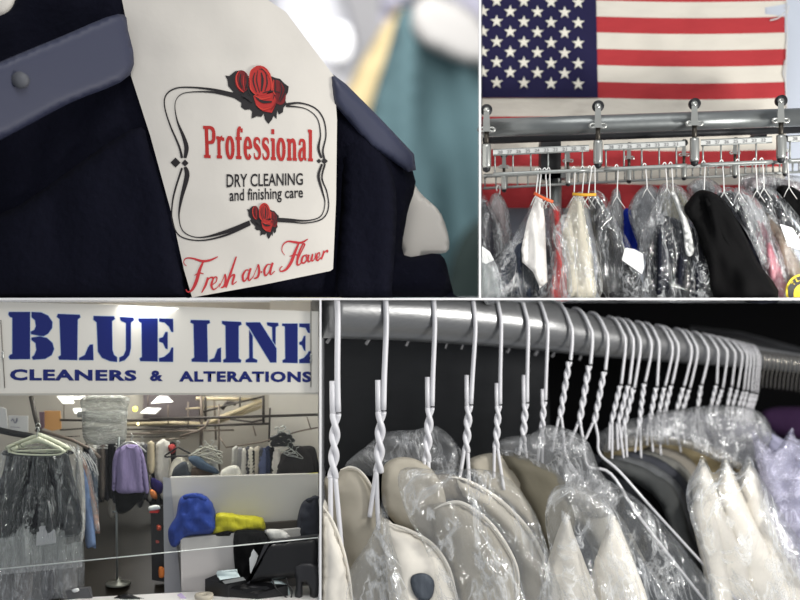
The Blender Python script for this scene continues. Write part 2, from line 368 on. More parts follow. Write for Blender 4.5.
S_('i', .34, [([(.17, 0), (.17, XH)], .18), sb(0, .34), sb(0, .2, XH-.035), ([(.15, .82), (.15, .98)], .17)])
S_('n', .70, [([(.17, 0), (.17, XH)], .18), sb(0, .33), sb(0, .2, XH-.035), ([(.22, .5), (.32, .63), (.45, .62), (.52, .48), (.52, .0)], [.06, .09, .14, .18, .18]), sb(.38, .68)])
S_('a', .60, [([(.1, .5), (.14, .63), (.28, .66), (.4, .6), (.41, .45), (.41, .08)], [.12, .1, .08, .14, .18, .18]), ([(.41, .06), (.56, .04)], .07), ([(.4, .4), (.22, .36), (.1, .22), (.14, .06), (.28, .04), (.4, .14)], [.05, .1, .17, .13, .08, .05])])
S_('l', .34, [([(.17, 0), (.17, 1)], .18), sb(0, .34), sb(0, .2, .965)])
def slab_text(b, txt, M, gap=.06, mi=0):
    tot = sum(SL[c][0]+gap for c in txt)-gap; x = 0
    for c in txt:
        w, ms = SL[c]
        for pts, ww in ms: b.ribbon([((x+px), 1-py) for px, py in pts], [q*1.22 for q in ww] if isinstance(ww, (list, tuple)) else ww*1.22, lambda u, v, off=0: M(u/tot, v, off), mi, 3)
        x += w+gap
b = B(); slab_text(b, 'Professional', quadmap((203, 126), (313, 130), (313, 161), (204, 157.5), T)); part(cv, 'red_lettering', b, redi)
b = B(); type_flat(b, 'DRY CLEANING', quadmap((226.5, 174), (303, 173), (303, 185), (226.5, 187.5), T), bold=0.012)
type_flat(b, 'and finishing care', quadmap((229.5, 189), (303, 186.5), (303, 201), (229.5, 205), T), bold=0.012); part(cv, 'black_lettering', b, ink)
b = B(); Z = lambda u, v, off=0: T(180+u/5, 225+v/5, off)
for pts, w in [([(32, 205), (18, 188), (28, 168), (60, 166), (110, 180), (150, 176), (190, 158)], [3, 3, 4, 6, 9, 8, 3]), ([(118, 180), (98, 225), (82, 280), (62, 322), (40, 335), (30, 322)], [6, 11, 13, 10, 5, 4]), ([(72, 252), (95, 240), (118, 244)], [2, 5, 3]),
               ([(108, 338), (128, 300), (140, 262)], [4, 9, 8]), ([(128, 300), (145, 268), (162, 262), (166, 272)], [3, 4, 7, 6]),
               ([(160, 300), (180, 284), (184, 262), (170, 264), (157, 298), (166, 322), (186, 312), (200, 292)], [3, 4, 5, 5, 9, 6, 3, 3]),
               ([(196, 310), (216, 268), (226, 246), (228, 280), (220, 306), (204, 314)], [3, 3, 5, 9, 8, 4]), ([(228, 312), (252, 244), (278, 168), (282, 158)], [10, 9, 6, 3]), ([(240, 282), (258, 254), (272, 250), (264, 280), (262, 298), (284, 282)], [3, 4, 8, 8, 4, 3]),
               ([(348, 226), (330, 226), (314, 252), (318, 280), (332, 270), (352, 224)], [3, 5, 9, 7, 4, 4]), ([(354, 216), (342, 256), (346, 278), (366, 258)], [8, 9, 5, 3]), ([(364, 264), (384, 216), (392, 198), (396, 232), (388, 260), (370, 268)], [3, 3, 5, 9, 8, 4]),
               ([(456, 198), (438, 198), (422, 224), (426, 252), (440, 242), (460, 200)], [3, 5, 9, 7, 4, 4]), ([(464, 188), (452, 226), (454, 248), (474, 230)], [8, 9, 5, 3]), ([(404, 234), (410, 236)], [7, 7]),
               ([(524, 150), (510, 128), (516, 98), (540, 82), (575, 86), (608, 88), (640, 70)], [2, 3, 4, 6, 9, 8, 3]), ([(596, 88), (578, 128), (556, 185), (530, 222), (504, 232), (500, 218), (512, 206)], [6, 10, 12, 9, 5, 4, 3]), ([(548, 158), (572, 148), (596, 152)], [2, 5, 3]),
               ([(584, 190), (604, 140), (624, 98), (612, 100), (592, 150), (586, 196), (600, 196), (612, 176)], [3, 4, 5, 5, 8, 8, 4, 3]), ([(628, 150), (614, 160), (608, 184), (620, 190), (634, 172), (630, 150), (642, 152)], [4, 7, 8, 6, 5, 4, 3]),
               ([(646, 148), (640, 168), (642, 184), (654, 176), (664, 144), (658, 170), (662, 180), (674, 166), (680, 140)], [5, 8, 6, 3, 5, 8, 5, 3, 4]), ([(686, 166), (698, 154), (698, 138), (688, 144), (682, 164), (688, 178), (704, 162)], [3, 3, 4, 5, 8, 6, 3]),
               ([(706, 172), (716, 146), (720, 128)], [6, 7, 5]), ([(714, 150), (726, 134), (738, 128), (736, 138)], [3, 4, 7, 5])]:
    b.ribbon(pts, [x*1.3 for x in w], Z, n=5)
part(cv, 'red_script', b, scr)
# second cover just behind on the right
b = B(); b.puff([(395, 150), (418, 190), (441, 214), (449, 249), (428, 254), (403, 258), (398, 200)], 4.42, 0.006, 6)
single('hanger_cover', b, paper, 'plain white paper hanger cover corner poking out right of the navy suit', 'paper cover')
b = B(); b.puff([(-30, -10), (-8, -20), (14, -12), (14, 3), (4, 14), (-20, 17)], 3.95, 0.02, 4); single('hanger_cover', b, paper, 'blurred white paper scrap at the top left corner above the navy suit', 'paper cover')
# blurred clothes far behind
teal = cloth('teal_wool', (84, 108, 112), 0.12, 0.2, 1.2); 
coat = thing('coat', 'teal coat hanging far behind the suit, out of focus', 'coat', P(430, 420, 17))
b = B(); b.puff([(402, 8), (425, 14), (520, 70), (560, 420), (340, 420), (352, 250), (366, 130), (385, 60)], 17, 0.55, 12, drape(0.025, 0.004, 0.9, 3), R=40); part(coat, 'body', b, teal)
b = B(); b.puff([(418, 40), (460, 62), (510, 70), (515, 60), (470, 10), (430, -5), (412, 12)], 16.2, 0.2, 8, R=10); part(coat, 'collar', b, mat('off_white_cloth', (170, 168, 164), 0.8), label='off-white collar')
b = B(); b.puff([(398, 8), (404, 40), (384, 90), (366, 150), (352, 300), (290, 300), (300, 180), (334, 110), (374, 40)], 18.5, 0.3, 10, R=14); single('jacket', b, cloth('cream_wool', (216, 196, 150), 0.05, 0.1, 2), 'cream jacket edge left of the teal coat, out of focus', 'jacket')
b = B(); b.puff([(452, 255), (500, 230), (520, 420), (440, 420)], 15.6, 0.3, 10, R=14); single('trousers', b, cloth('dark_olive', (40, 50, 48)), 'dark folded trousers below the teal coat, out of focus', 'trousers')
b = B(); b.puff([(380, 20), (400, -30), (520, -30), (520, 50), (470, 20), (430, -2), (400, 12)], 19, 0.3, 10, R=14); single('shirt', b, cloth('lilac_white', (178, 176, 190), 0.05, 0.1, 2), 'pale lilac shirt behind the teal coat collar, out of focus', 'shirt')
b = B(); b.puff([(270, -30), (330, -30), (360, 60), (350, 160), (290, 160)], 20, 0.4, 12, R=30); single('shirt', b, cloth('bright_white', (222, 222, 226), 0.02, 0.1, 2), 'bright white shirt far behind the right shoulder of the suit', 'shirt')
lamp = thing('ceiling_lamp', 'glowing round lamp far behind the suit shoulder, out of focus', 'lamp', P(342, 50, 19))
b = B(); b.lathe(P(338, 42, 19), [(0.05, -.35), (0.22, -.28), (0.30, 0), (0.22, .28), (0.05, .35)], 20); part(lamp, 'globe', b, mat('lamp_glow', (255, 255, 255), emit=0.95))
b = B(); b.tube([P(338, 42, 19)+Vector((0, 0, .3)), P(338, 42, 19)+Vector((0, 0, 3))], 0.03); part(lamp, 'rod', b, mat('white_metal', (210, 210, 210), .4))
# ================================================================ upper right bay: flag wall and conveyor rack
b = B(); b.slab([(482, -60), (860, -60), (860, 297), (482, 297)], 4.80, 4.85); struct('wall_back', b, mat('cool_white_wall', (186, 194, 206), 0.8))
NO_FOLD = None
flag = thing('american_flag', 'large american flag with frayed right edge hung flat on the wall', 'flag', P(640, 215, 4.66))
fr_ = lambda x, y: 4.66+0.018*noise.noise(Vector((x*0.03, y*0.012, 1)))+0.010*noise.noise(Vector((x*0.05+y*0.03, y*0.05, 6)))
FM = lambda x, y, off=0.0: P(x, y+1.6*math.sin((x-600)/60.0)*(x > 598), fr_(x, y)-off)
sw = [mat('flag_white', (206, 201, 190), 0.85, 0, 0.3, 9, .2, 0, 0.05, (1, 1, 3)), mat('flag_red', (166, 54, 58), 0.85, 0, 0.3, 9, .2, 0, 0.10, (1, 1, 3)), mat('flag_blue', (30, 28, 62), 0.85, 0, 0.3, 9, .2, 0, 0.12)]
ys = [-14.5, 0.5, 16.5, 32.5, 48.8, 65.2, 81.8, 98, 116.5, 133, 149.5, 166.5, 183.5, 208]
b = B(); nx = 62
tear = lambda r, u: 786+1.2*math.sin(r*2.1)+(-22 if r == 1 and .25 < u < .9 else 0)+(-18 if r == 0 and u < .5 else 0)
for r in range(13):
    y0, y1 = ys[r], ys[r+1]; n = 5
    vs = []; rows = n+1
    for j in range(rows):
        u = j/n; xe = tear(r, u)
        for i in range(nx+1): vs.append(FM(482+(xe-482)*i/nx, y0+(y1-y0)*u))
    b.add(vs, [[j*(nx+1)+i, j*(nx+1)+i+1, (j+1)*(nx+1)+i+1, (j+1)*(nx+1)+i] for j in range(n) for i in range(nx)], 1 if r % 2 == 0 else 0)
part(flag, 'stripes', b, sw)
b = B(); vs = []; nx, ny = 40, 20
for j in range(ny+1):
    for i in range(nx+1): vs.append(FM(482+(596+2*j/ny-482)*i/nx, -16+(97.5+16)*j/ny, .006))
b.add(vs, [[j*(nx+1)+i, j*(nx+1)+i+1, (j+1)*(nx+1)+i+1, (j+1)*(nx+1)+i] for j in range(ny) for i in range(nx)], 2)
part(flag, 'canton', b, sw)
star = lambda cx, cy, r: [(max(482, cx+(r if k % 2 == 0 else r*.4)*math.sin(PI*k/5)), cy-(r if k % 2 == 0 else r*.4)*math.cos(PI*k/5)) for k in range(10)]
b = B()
for c in range(11):
    x = 578.3-13.6*c
    for k in range(5 if c % 2 == 0 else 4):
        y = (84-20.4*k if c % 2 == 0 else 73.6-20.3*k)-0.22*c-(0 if c < 3 else .2)
        if -15 < y and x > 478: b.flat(star(x, y, 6.6), FM, 0, 0.011)
part(flag, 'stars', b, mat('star_white', (215, 212, 200), 0.8))
b = B()
for pts in ([(786, 2), (787, 40), (785.5, 80), (787, 118)], [(784, 8), (789, 6), (787, 14)], [(785, 60), (783, 74), (786, 82)], [(770, 20), (778, 18), (785, 12)]):
    b.tube([FM(x, y, .008) for x, y in pts], 0.0035, 5)
part(flag, 'frayed_threads', b, mat('thread_white', (205, 205, 205), .8))
galv = mat('galvanised_steel', (128, 132, 132), 0.38, 0.75, 0.05, 20, vary=0.12)
dsteel = mat('dark_steel', (40, 41, 44), 0.5, 0.5); bsteel = mat('bright_steel', (178, 180, 176), 0.3, 0.8, vary=.2, bscale=8)
bar = mat('bar_grey', (150, 154, 152), 0.4, 0.5, vary=0.1)
yr = lambda x: 128.3-(x-480)*0.0345
b = B(); b.tube([P(x, yr(x), 4.22) for x in (483, 600, 700, 812)], 9.2/F*4.22, 24); single('support_pipe', b, galv, 'thick grey steel pipe running across in front of the flag', 'pipe')
b = B(); b.tube([P(x, yr(x)+11.5, 4.36) for x in (483, 600, 700, 812)], 4.5/F*4.36, 14); single('support_pipe', b, dsteel, 'dark thinner pipe tucked just under the thick grey pipe', 'pipe')
col = thing('support_column', 'black topped grey post standing behind the conveyor track', 'post', P(553, 297.4, 4.46))
b = B(); b.slab([(541, 141), (561, 141), (561, 178), (541, 178)], 4.44, 4.52); part(col, 'upper_sleeve', b, mat('black_paint', (16, 16, 20), 0.5), 'black upper sleeve')
b = B(); b.tube([P(555.5, 178, 4.48), P(555.5, 297.2, 4.48)], 0.027, 14); b.box(P(540, 178, 4.44), P(570, 174.5, 4.52)); part(col, 'lower_post', b, galv)
b = B(); b.slab([(754, 126), (767, 126), (767, 138), (754, 138)], 4.5, 4.55); single('bracket_box', b, dsteel, 'small black box behind the pipe right of the middle', 'box')
def trolley(x, y, s, D, label, group):
    r = thing('conveyor_trolley', label, 'trolley', P(x, y+62*s, D), group); k = s/F*D
    C_ = lambda dx, dy, dd=0: P(x+dx*s, y+dy*s, D+dd)
    b = B(); b.lathe(C_(0, 0, -.02), [(2.6*k, -.012), (6*k, -.012), (6.2*k, 0), (6*k, .012), (2.6*k, .012)], 20, axis='y'); part(r, 'roller', b, dsteel)
    b = B(); b.lathe(C_(0, 0, -.036), [(0.2*k, -.004), (3.2*k, -.003), (3.4*k, .01), (0.2*k, .01)], 14, axis='y')
    b.hexa([C_(-3, 2, -.05), C_(3, 2, -.05), C_(4, 23, -.05), C_(-4, 23, -.05)], [C_(-3, 2, -.03), C_(3, 2, -.03), C_(4, 23, -.03), C_(-4, 23, -.03)])
    for sg in (-1, 1):
        b.tube(catmull([tuple(C_(sg*3, 19, -.045)), tuple(C_(sg*7, 19, -.045)), tuple(C_(sg*9, 21, -.045)), tuple(C_(sg*7, 23, -.045)), tuple(C_(sg*3, 22.5, -.045))], 4), 1.3*k, 6)
    part(r, 'bracket', b, bsteel)
    b = B(); b.tube([C_(0, 22, -.03), C_(0, 39, -.03)], 2.6*k, 12); part(r, 'bolt', b, mat('oily_steel', (70, 66, 60), .45, .7))
    b = B(); b.lathe(C_(0, 62, -.03), [(1.5*k, 0), (4.6*k, 0), (5.0*k, 3*k), (5.0*k, 22*k), (4.6*k, 25*k), (2*k, 25*k)], 18); part(r, 'sleeve', b, bsteel)
    b = B(); b.lathe(C_(0, 67, -.03), [(1*k, 0), (3.6*k, 1.4*k), (4.2*k, 4.5*k), (4*k, 6*k)], 14); part(r, 'end_knob', b, dsteel)
for x, lb in ((485.5, 'conveyor trolley nearest the left end of the thick pipe'), (597, 'conveyor trolley below the lower right corner of the blue star field'), (693.5, 'conveyor trolley in front of the middle of the striped half'), (780, 'conveyor trolley by the frayed right edge of the flag')):
    trolley(x+1, yr(x)-18+(x > 600)*1, .93, 4.18, lb, 'front conveyor trolleys')
for x, y in ((504, 155), (568, 149), (629, 146), (684, 143), (735, 141), (785, 139)):
    trolley(x, y, .56, 4.42, 'small trolley of the rear conveyor track, seen between the rungs', 'rear conveyor trolleys')
def track(x0, x1, yt, yb, D, step, label, strip, nums):
    r = thing('conveyor_track', label, 'conveyor track', P((x0+x1)/2, yb((x0+x1)/2), D))
    b = B(); X = [x0+(x1-x0)*i/8 for i in range(9)]
    for i in range(8): b.hexa([P(X[i], yt(X[i])-strip, D), P(X[i+1], yt(X[i+1])-strip, D), P(X[i+1], yt(X[i+1])+strip, D), P(X[i], yt(X[i])+strip, D)], [P(X[i], yt(X[i])-strip, D+.01), P(X[i+1], yt(X[i+1])-strip, D+.01), P(X[i+1], yt(X[i+1])+strip, D+.01), P(X[i], yt(X[i])+strip, D+.01)])
    part(r, 'number_strip' if nums else 'top_bar', b, mat('strip_white', (186, 188, 186), .5))
    b = B(); b.tube([P(x, yb(x), D+.004) for x in X], 1.9/F*D if nums else 1.3/F*D, 8); b.tube([P(x, yt(x)+strip+.6, D+.012) for x in X], .9/F*D, 6); b.tube([P(x, yt(x)-strip-.3, D+.012) for x in X], .8/F*D, 6); part(r, 'bottom_bar', b, bar)
    x = x0+2
    while x < x1:
        b = B(); b.tube([P(x, yt(x), D+.012), P(x, yb(x), D+.012)], .9/F*D, 6); part(r, 'rung', b, bar); x += step
        step *= .985
    if nums:
        b = B(); n = 30; x = x0+5
        while x < x1-8:
            type_flat(b, str(20+n % 11), quadmap((x, yt(x)-1.5), (x+4.6, yt(x)-1.7), (x+4.6, yt(x)+1.5), (x, yt(x)+1.7), plane_at(D)), off=.003); x += 9.2; n += 10
        part(r, 'numerals', b, mat('numeral_grey', (90, 90, 92), .6))
y1 = lambda x: 152.5-(x-490)*.046
y2 = lambda x: 174.5-(x-490)*.046
for a, e, lb in ((493, 589, 'numbered ladder conveyor track between the left end trolley and the next'), (604, 685, 'numbered ladder conveyor track before the middle of the stripes'), (701, 772, 'numbered ladder conveyor track left of the right end trolley'), (788, 815, 'numbered ladder conveyor track cut off by the right edge')):
    track(a, e, y1, y2, 4.14, 18, lb, 2.2, True)
y3 = lambda x: 176-(x-480)*.047
y4 = lambda x: 188.5-(x-480)*.052
track(483, 815, y3, y4, 4.44, 11, 'rear conveyor track running behind and below the numbered tracks', .8, False)
# hangers and clothes on the conveyor
wire = mat('white_wire', (222, 222, 220), 0.35, 0.1)
def hook(x, D, x2, y2_, label, group, y0=None):
    r = thing('wire_hanger', label, 'hanger', P(x2, y2_, D), group); yy = y2(x)-1 if y0 is None else y0; k = 1/F*D
    b = B(); b.tube([P(p[0], p[1], D-.003) for p in catmull([(x-2.2, yy+3), (x-2.4, yy-.5), (x-.6, yy-3), (x+.9, yy-1), (x+.8, yy+6), ((x+x2)/2+.5, (yy+y2_)/2), (x2, y2_)], 5)], .62*k, 6); part(r, 'hook', b, wire)
    b = B(); b.tube([P(x2, y2_, D), P(x2+3, y2_+5, D+.01), P(x2+8, y2_+12, D+.03)], .4*k, 6); b.tube([P(x2, y2_, D), P(x2-3, y2_+5, D+.01), P(x2-5, y2_+10, D+.03)], .4*k, 6); part(r, 'shoulder_wire', b, wire)
clear = film('garment_film', haze=0.02, shine=0.4, scale=7, streak=0.4)
clear2 = film('milky_film', haze=0.2, shine=0.4, scale=7, streak=0.4, tint=(215, 218, 220))
def garment(name, label, cat, out, D, th, m, fold=None, cover=None, cm=None, group=None, R=12, step=4, more=(), curve=True):
    xs = [p[0] for p in out]; yy = [p[1] for p in out]
    r = thing(name, label, cat, P(sum(xs)/len(xs), max(yy), D), group)
    b = B(); b.puff(out, D, th, step, fold, R=R*.7, curve=curve); part(r, 'body', b, m)
    for nm, o2, d2, m2 in more:
        b = B(); b.puff(o2, D+d2, .02, 3, fold, R=5); part(r, nm, b, m2)
    if cover:
        xs = [p[0] for p in cover]; b = B(); b.puff(cover, D-th*.6-.01, .05, step, fan(sum(xs)/len(xs), min(p[1] for p in cover)-12, 5, .055, len(label)), R=16, back=.3); part(r, 'plastic_cover', b, cm or clear, 'clear crinkled plastic cover')
    return r
gc = lambda n, c: cloth('cloth_'+n, c)
fd = lambda s, a=.03: drape(.13, .014, a*1.7, s)
BT = 297.3
garment('jacket', 'dark grey jacket in plastic at the far left under the conveyor', 'jacket', [(481.5, 205), (490, 212), (500, 232), (504, 262), (500, BT), (481.5, BT)], 4.36, .05, gc('charcoal', (48, 48, 54)), fd(1), [(481.5, 200), (492, 208), (505, 235), (510, 270), (505, BT), (481.5, BT)])
garment('blouse', 'greyish pink blouse in plastic behind the far left jacket', 'blouse', [(494, 198), (500, 197), (507, 212), (509, 240), (505, 252), (492, 236), (488, 215)], 4.42, .04, gc('greypink', (168, 150, 150)), fd(2), [(492, 195), (501, 195), (509, 212), (512, 245), (505, 256), (489, 240), (486, 215)], clear2)
garment('dress', 'navy dress low in a big clear bag at the left of the rack', 'dress', [(500, 262), (520, 240), (545, 235), (552, 262), (556, BT), (494, BT)], 4.32, .06, gc('slatenavy', (52, 58, 70)), fd(3, .05), [(540, 194), (553, 202), (560, 235), (556, BT), (488, BT), (493, 270), (507, 245), (524, 218), (534, 197)])
garment('shirt', 'white folded shirt hanging from the orange tie in the clear bag', 'shirt', [(536, 196), (542, 197), (545, 220), (546, 250), (547.5, 282), (540, 288), (533, 272), (522, 262), (521, 250), (527, 222)], 4.20, .03, gc('white', (228, 226, 222)), fd(4, .02), R=4, step=3, curve=False)
garment('dress', 'coral red dress between the white shirt and cream shirt', 'dress', [(553, 208), (560, 210), (562, 236), (566, 262), (572, BT), (551, BT), (554, 262), (556, 235)], 4.26, .03, gc('coral', (222, 70, 70)), fd(5, .03), [(551, 206), (562, 208), (568, 250), (576, BT), (548, BT), (552, 250)], R=6, step=3)
garment('shirt', 'cream white shirt hanging from the yellow tie', 'shirt', [(574, 198), (582, 196), (586, 222), (592, 250), (594, 272), (595, BT), (569, BT), (567, 262), (562, 240), (566, 218)], 4.20, .04, gc('cream', (214, 208, 190)), fd(6, .03), [(574, 195), (584, 195), (592, 230), (600, 262), (600, BT), (561, BT), (562, 262), (552, 236), (563, 214)], R=10)
garment('jacket', 'charcoal jacket in a clear cover right of the cream shirt', 'jacket', [(590, 198), (602, 200), (613, 228), (632, 262), (644, BT), (600, BT), (598, 260), (592, 225)], 4.24, .05, gc('darkgrey', (52, 52, 54)), fd(7, .04), [(588, 196), (604, 194), (618, 222), (640, 262), (655, BT), (606, BT), (596, 255)])
garment('shirt', 'royal blue shirt behind the charcoal jacket', 'shirt', [(624, 210), (634, 214), (640, 240), (636, 262), (622, 240)], 4.38, .03, gc('royal', (30, 50, 160)), fd(8), R=6)
garment('blouse', 'pale grey blouse in crinkled plastic above the royal blue shirt', 'blouse', [(636, 196), (648, 186), (658, 196), (662, 230), (650, 262), (638, 235), (632, 210)], 4.34, .05, gc('palegrey', (150, 152, 156)), fd(9, .05), [(634, 196), (648, 184), (662, 196), (664, 240), (650, 266), (636, 240), (628, 212)], clear2)
garment('blouse', 'narrow plastic wrapped blouse left of the royal blue shirt', 'blouse', [(613, 196), (620, 194), (622, 225), (618, 240), (608, 222)], 4.36, .03, gc('ash', (128, 130, 132)), fd(10), [(612, 192), (620, 192), (624, 228), (618, 246), (606, 226)], clear2, step=3)
garment('suit', 'dark navy suit inside a large tall clear bag', 'suit', [(660, 222), (668, 216), (690, 226), (704, 240), (714, 270), (720, BT), (650, BT), (646, 262), (652, 236)], 4.22, .06, gc('inknavy', (24, 26, 36)), fd(11, .06), [(662, 186), (676, 190), (688, 214), (712, 250), (724, BT), (636, BT), (636, 252), (648, 215)],
        more=[('lining_panel', [(672, 194), (678, 198), (690, 228), (694, 252), (686, 254), (682, 225)], -.10, mat('plastic_white_strip', (206, 208, 206), .4))])
garment('shirt', 'cream collared shirt behind the dark navy suit bag', 'shirt', [(664, 190), (676, 188), (690, 205), (684, 225), (665, 220), (656, 205)], 4.34, .03, gc('straw', (188, 182, 150)), fd(12), [(660, 186), (680, 186), (694, 206), (684, 228), (655, 222)], clear2, step=3)
black = cloth('black_wool', (7, 7, 8), .2, .1, 12)
r = garment('coat', 'plain black coat with no cover in the middle right of the rack', 'coat', [(688, 201), (696, 192), (704, 190), (716, 194), (728, 205), (745, 235), (758, 262), (778, BT), (714, BT), (706, 262), (695, 228), (684, 210)], 4.14, .07, black, fan(700, 170, 3, .07, 3), R=14)
b = B(); b.tube([P(x, y, 4.078) for x, y in catmull([(706, 198), (714, 220), (728, 244), (740, 272), (746, BT)], 5)], .010, 8); part(r, 'front_seam', b, black)
garment('jacket', 'dark navy jacket glimpsed between the plain black coat and pink cardigan', 'jacket', [(730, 200), (744, 205), (760, 235), (784, BT), (736, BT), (730, 250)], 4.40, .04, gc('gapnavy', (30, 32, 42)), fd(31))
garment('jacket', 'black jacket under silvery plastic right of the plain black coat', 'jacket', [(722, 192), (734, 192), (744, 208), (754, 235), (762, 262), (756, 250), (742, 226), (728, 208), (716, 196)], 4.22, .04, gc('nearblack', (28, 28, 34)), fd(13), [(716, 190), (735, 188), (750, 205), (762, 235), (770, 262), (764, 268), (746, 232), (728, 208)], clear, step=3)
garment('cardigan', 'dusty pink cardigan beside the plain black coat', 'cardigan', [(756, 216), (766, 228), (774, 250), (784, 275), (790, BT), (778, BT), (766, 268), (756, 245)], 4.26, .04, gc('dusty', (178, 112, 124)), fd(14), [(752, 205), (768, 222), (788, 270), (792, BT), (776, BT), (760, 262), (750, 225)], R=8, step=3)
garment('blouse', 'shiny silver grey blouse between black coat and pink cardigan', 'blouse', [(736, 194), (748, 196), (760, 212), (768, 235), (760, 248), (750, 226), (740, 208)], 4.28, .04, gc('silver', (176, 178, 182)), fd(15, .05), [(734, 190), (750, 192), (766, 212), (772, 240), (760, 252), (748, 226)], clear2, step=3)
garment('coat', 'taupe tan coat at the lower right with clear cover', 'coat', [(762, 205), (774, 215), (786, 232), (797, 256), (812, 285), (812, BT), (790, BT), (782, 268), (768, 232)], 4.32, .05, gc('taupe', (132, 118, 104)), fd(16), [(752, 194), (770, 200), (790, 226), (815, 270), (815, BT), (786, BT), (776, 250), (760, 220)], R=10)
garment('coat', 'shiny black coat above the taupe coat', 'coat', [(752, 190), (764, 188), (780, 200), (796, 226), (812, 250), (812, 262), (795, 246), (776, 222), (760, 204)], 4.30, .05, gc('jet', (24, 24, 28)), fd(17), [(748, 187), (768, 185), (790, 205), (816, 240), (816, 262), (792, 244), (770, 216)], step=4)
garment('coat', 'black coat at the far right edge of the rack', 'coat', [(776, 190), (784, 185), (798, 190), (812, 205), (812, 238), (796, 222), (782, 204)], 4.36, .04, black, fd(18), R=8)
garment('blouse', 'grey plastic wrapped blouses showing behind the top right', 'blouse', [(742, 180), (760, 176), (790, 180), (812, 186), (812, 196), (780, 194), (750, 192)], 4.46, .04, gc('rose_grey', (150, 138, 142)), fd(19, .05), [(740, 177), (775, 174), (815, 180), (815, 198), (780, 196), (748, 194)], clear2, step=3)
garment('blouse', 'pale plastic draped blouse right of the cream collared shirt', 'blouse', [(692, 186), (704, 180), (716, 190), (700, 202)], 4.42, .03, gc('pale2', (176, 178, 180)), fd(20), [(686, 188), (704, 177), (722, 190), (700, 206)], clear2, step=3)
garment('sweater', 'grey sweater cut off low at the left divider', 'sweater', [(481.5, 258), (492, 268), (498, 285), (500, BT), (481.5, BT)], 4.14, .03, gc('softgrey', (140, 146, 146)), fd(21), [(481.5, 250), (495, 262), (504, 285), (506, BT), (481.5, BT)], step=3)
pw = mat('tag_paper_white', (232, 234, 232), .6)
for o, lb in (([(625, 248), (634, 249), (643, 254), (644, 268), (642, 274), (632, 267), (622, 260)], 'white paper ticket pinned on the charcoal jacket cover'), ([(780, 224), (793, 228), (800, 240), (800, 250), (788, 246)], 'white paper ticket on the clear cover at the far right'), ([(482, 246), (490, 252), (494, 260), (486, 264), (482, 262)], 'white paper ticket by the left divider')):
    b = B(); b.sheet(o, 4.10, .004, 3); single('paper_ticket', b, pw, lb, 'ticket')
for p, q, c, lb in (((534, 193), (553, 202), (226, 100, 50), 'orange tie bundling hanger hooks above the white shirt'), ((572.5, 194), (596, 194.5), (214, 160, 40), 'yellow tie bundling hanger hooks above the cream shirt')):
    b = B(); b.tube([P(*p, 4.11), P((p[0]+q[0])/2, (p[1]+q[1])/2+.6, 4.11), P(*q, 4.11)], .0065, 8); single('hanger_tie', b, mat('tie_'+str(c[1]), c, .5), lb, 'tie')
for x, x2, yb_ in ((537, 536, 195), (540, 539, 196), (545, 547, 198), (549, 550, 199)): hook(x, 4.15, x2, yb_, 'white wire hanger gathered by the orange tie', 'hangers on the orange tie')
for x, x2, yb_ in ((574, 574, 196), (583, 582, 197), (590, 588, 197), (594, 595, 197)): hook(x, 4.15, x2, yb_, 'white wire hanger gathered by the yellow tie', 'hangers on the yellow tie')
for x, x2, yb_, lb in ((499, 498, 199, 'white wire hanger above the greyish pink blouse'), (617, 617, 196, 'white wire hanger above the narrow plastic wrapped blouse'), (645, 647, 188, 'white wire hanger above the pale grey blouse'), (665, 667, 188, 'left wire hanger of the pair above the dark navy suit bag'), (671, 673, 190, 'right wire hanger of the pair above the dark navy suit bag'), (704, 704, 193, 'white wire hanger holding the plain black coat'),
                     (722, 724, 192, 'white wire hanger above the black jacket in silvery plastic'), (738, 739, 192, 'white wire hanger above the shiny silver grey blouse'), (755, 757, 190, 'white wire hanger above the taupe coat'), (762, 764, 188, 'white wire hanger above the shiny black coat'), (787, 789, 187, 'white wire hanger above the far right black coat')):
    hook(x, 4.15 if x > 500 else 4.4, x2, yb_, lb, 'single wire hangers on the conveyor', None if x > 510 else 188)
pt = thing('shoulder_patch', 'round yellow and black emblem patch at the lower right corner', 'patch', P(798, BT, 4.08))
b = B(); M8 = plane_at(4.20); el2 = lambda cx, cy, rx, ry, n=28: [(cx+rx*math.cos(2*PI*k/n), cy+ry*math.sin(2*PI*k/n)) for k in range(n)]
cut = lambda pl: [(x, min(y, BT)) for x, y in pl]
b.slab(cut(el2(802, 292, 16, 18)), 4.17, 4.18, 0); b.flat(cut(el2(802, 292, 14, 16)), plane_at(4.17), 1, .002); b.flat(cut(el2(802, 295, 8.5, 11)), plane_at(4.17), 0, .003)
part(pt, 'badge', b, [mat('badge_yellow', (232, 208, 40), .6), mat('badge_black', (24, 22, 20), .6)])
b = B()
for k, ch in enumerate('STLE'):
    a = math.radians(-165+k*26); cx, cy = 802+11.5*math.cos(a), 292+13.3*math.sin(a); t = a+PI/2
    if cx > 812: continue
    q = [(cx+u*math.cos(t)-v*math.sin(t), cy+u*math.sin(t)+v*math.cos(t)) for u, v in ((-1.6, -1.9), (1.6, -1.9), (1.6, 1.9), (-1.6, 1.9))]
    type_flat(b, ch, quadmap(*q, plane_at(4.17)), bold=.02, off=.004)
part(pt, 'letters', b, MATS['badge_yellow'])
b = B(); b.flat(cut(star(802, 292, 9)), plane_at(4.17), 0, .005); b.flat(cut(el2(790.5, 288, 2.6, 3)), plane_at(4.17), 1, .006); b.flat(cut(el2(791, 295.5, 2.8, 1.8)), plane_at(4.17), 1, .006); part(pt, 'star_motif', b, [MATS['badge_yellow'], MATS['badge_black']])
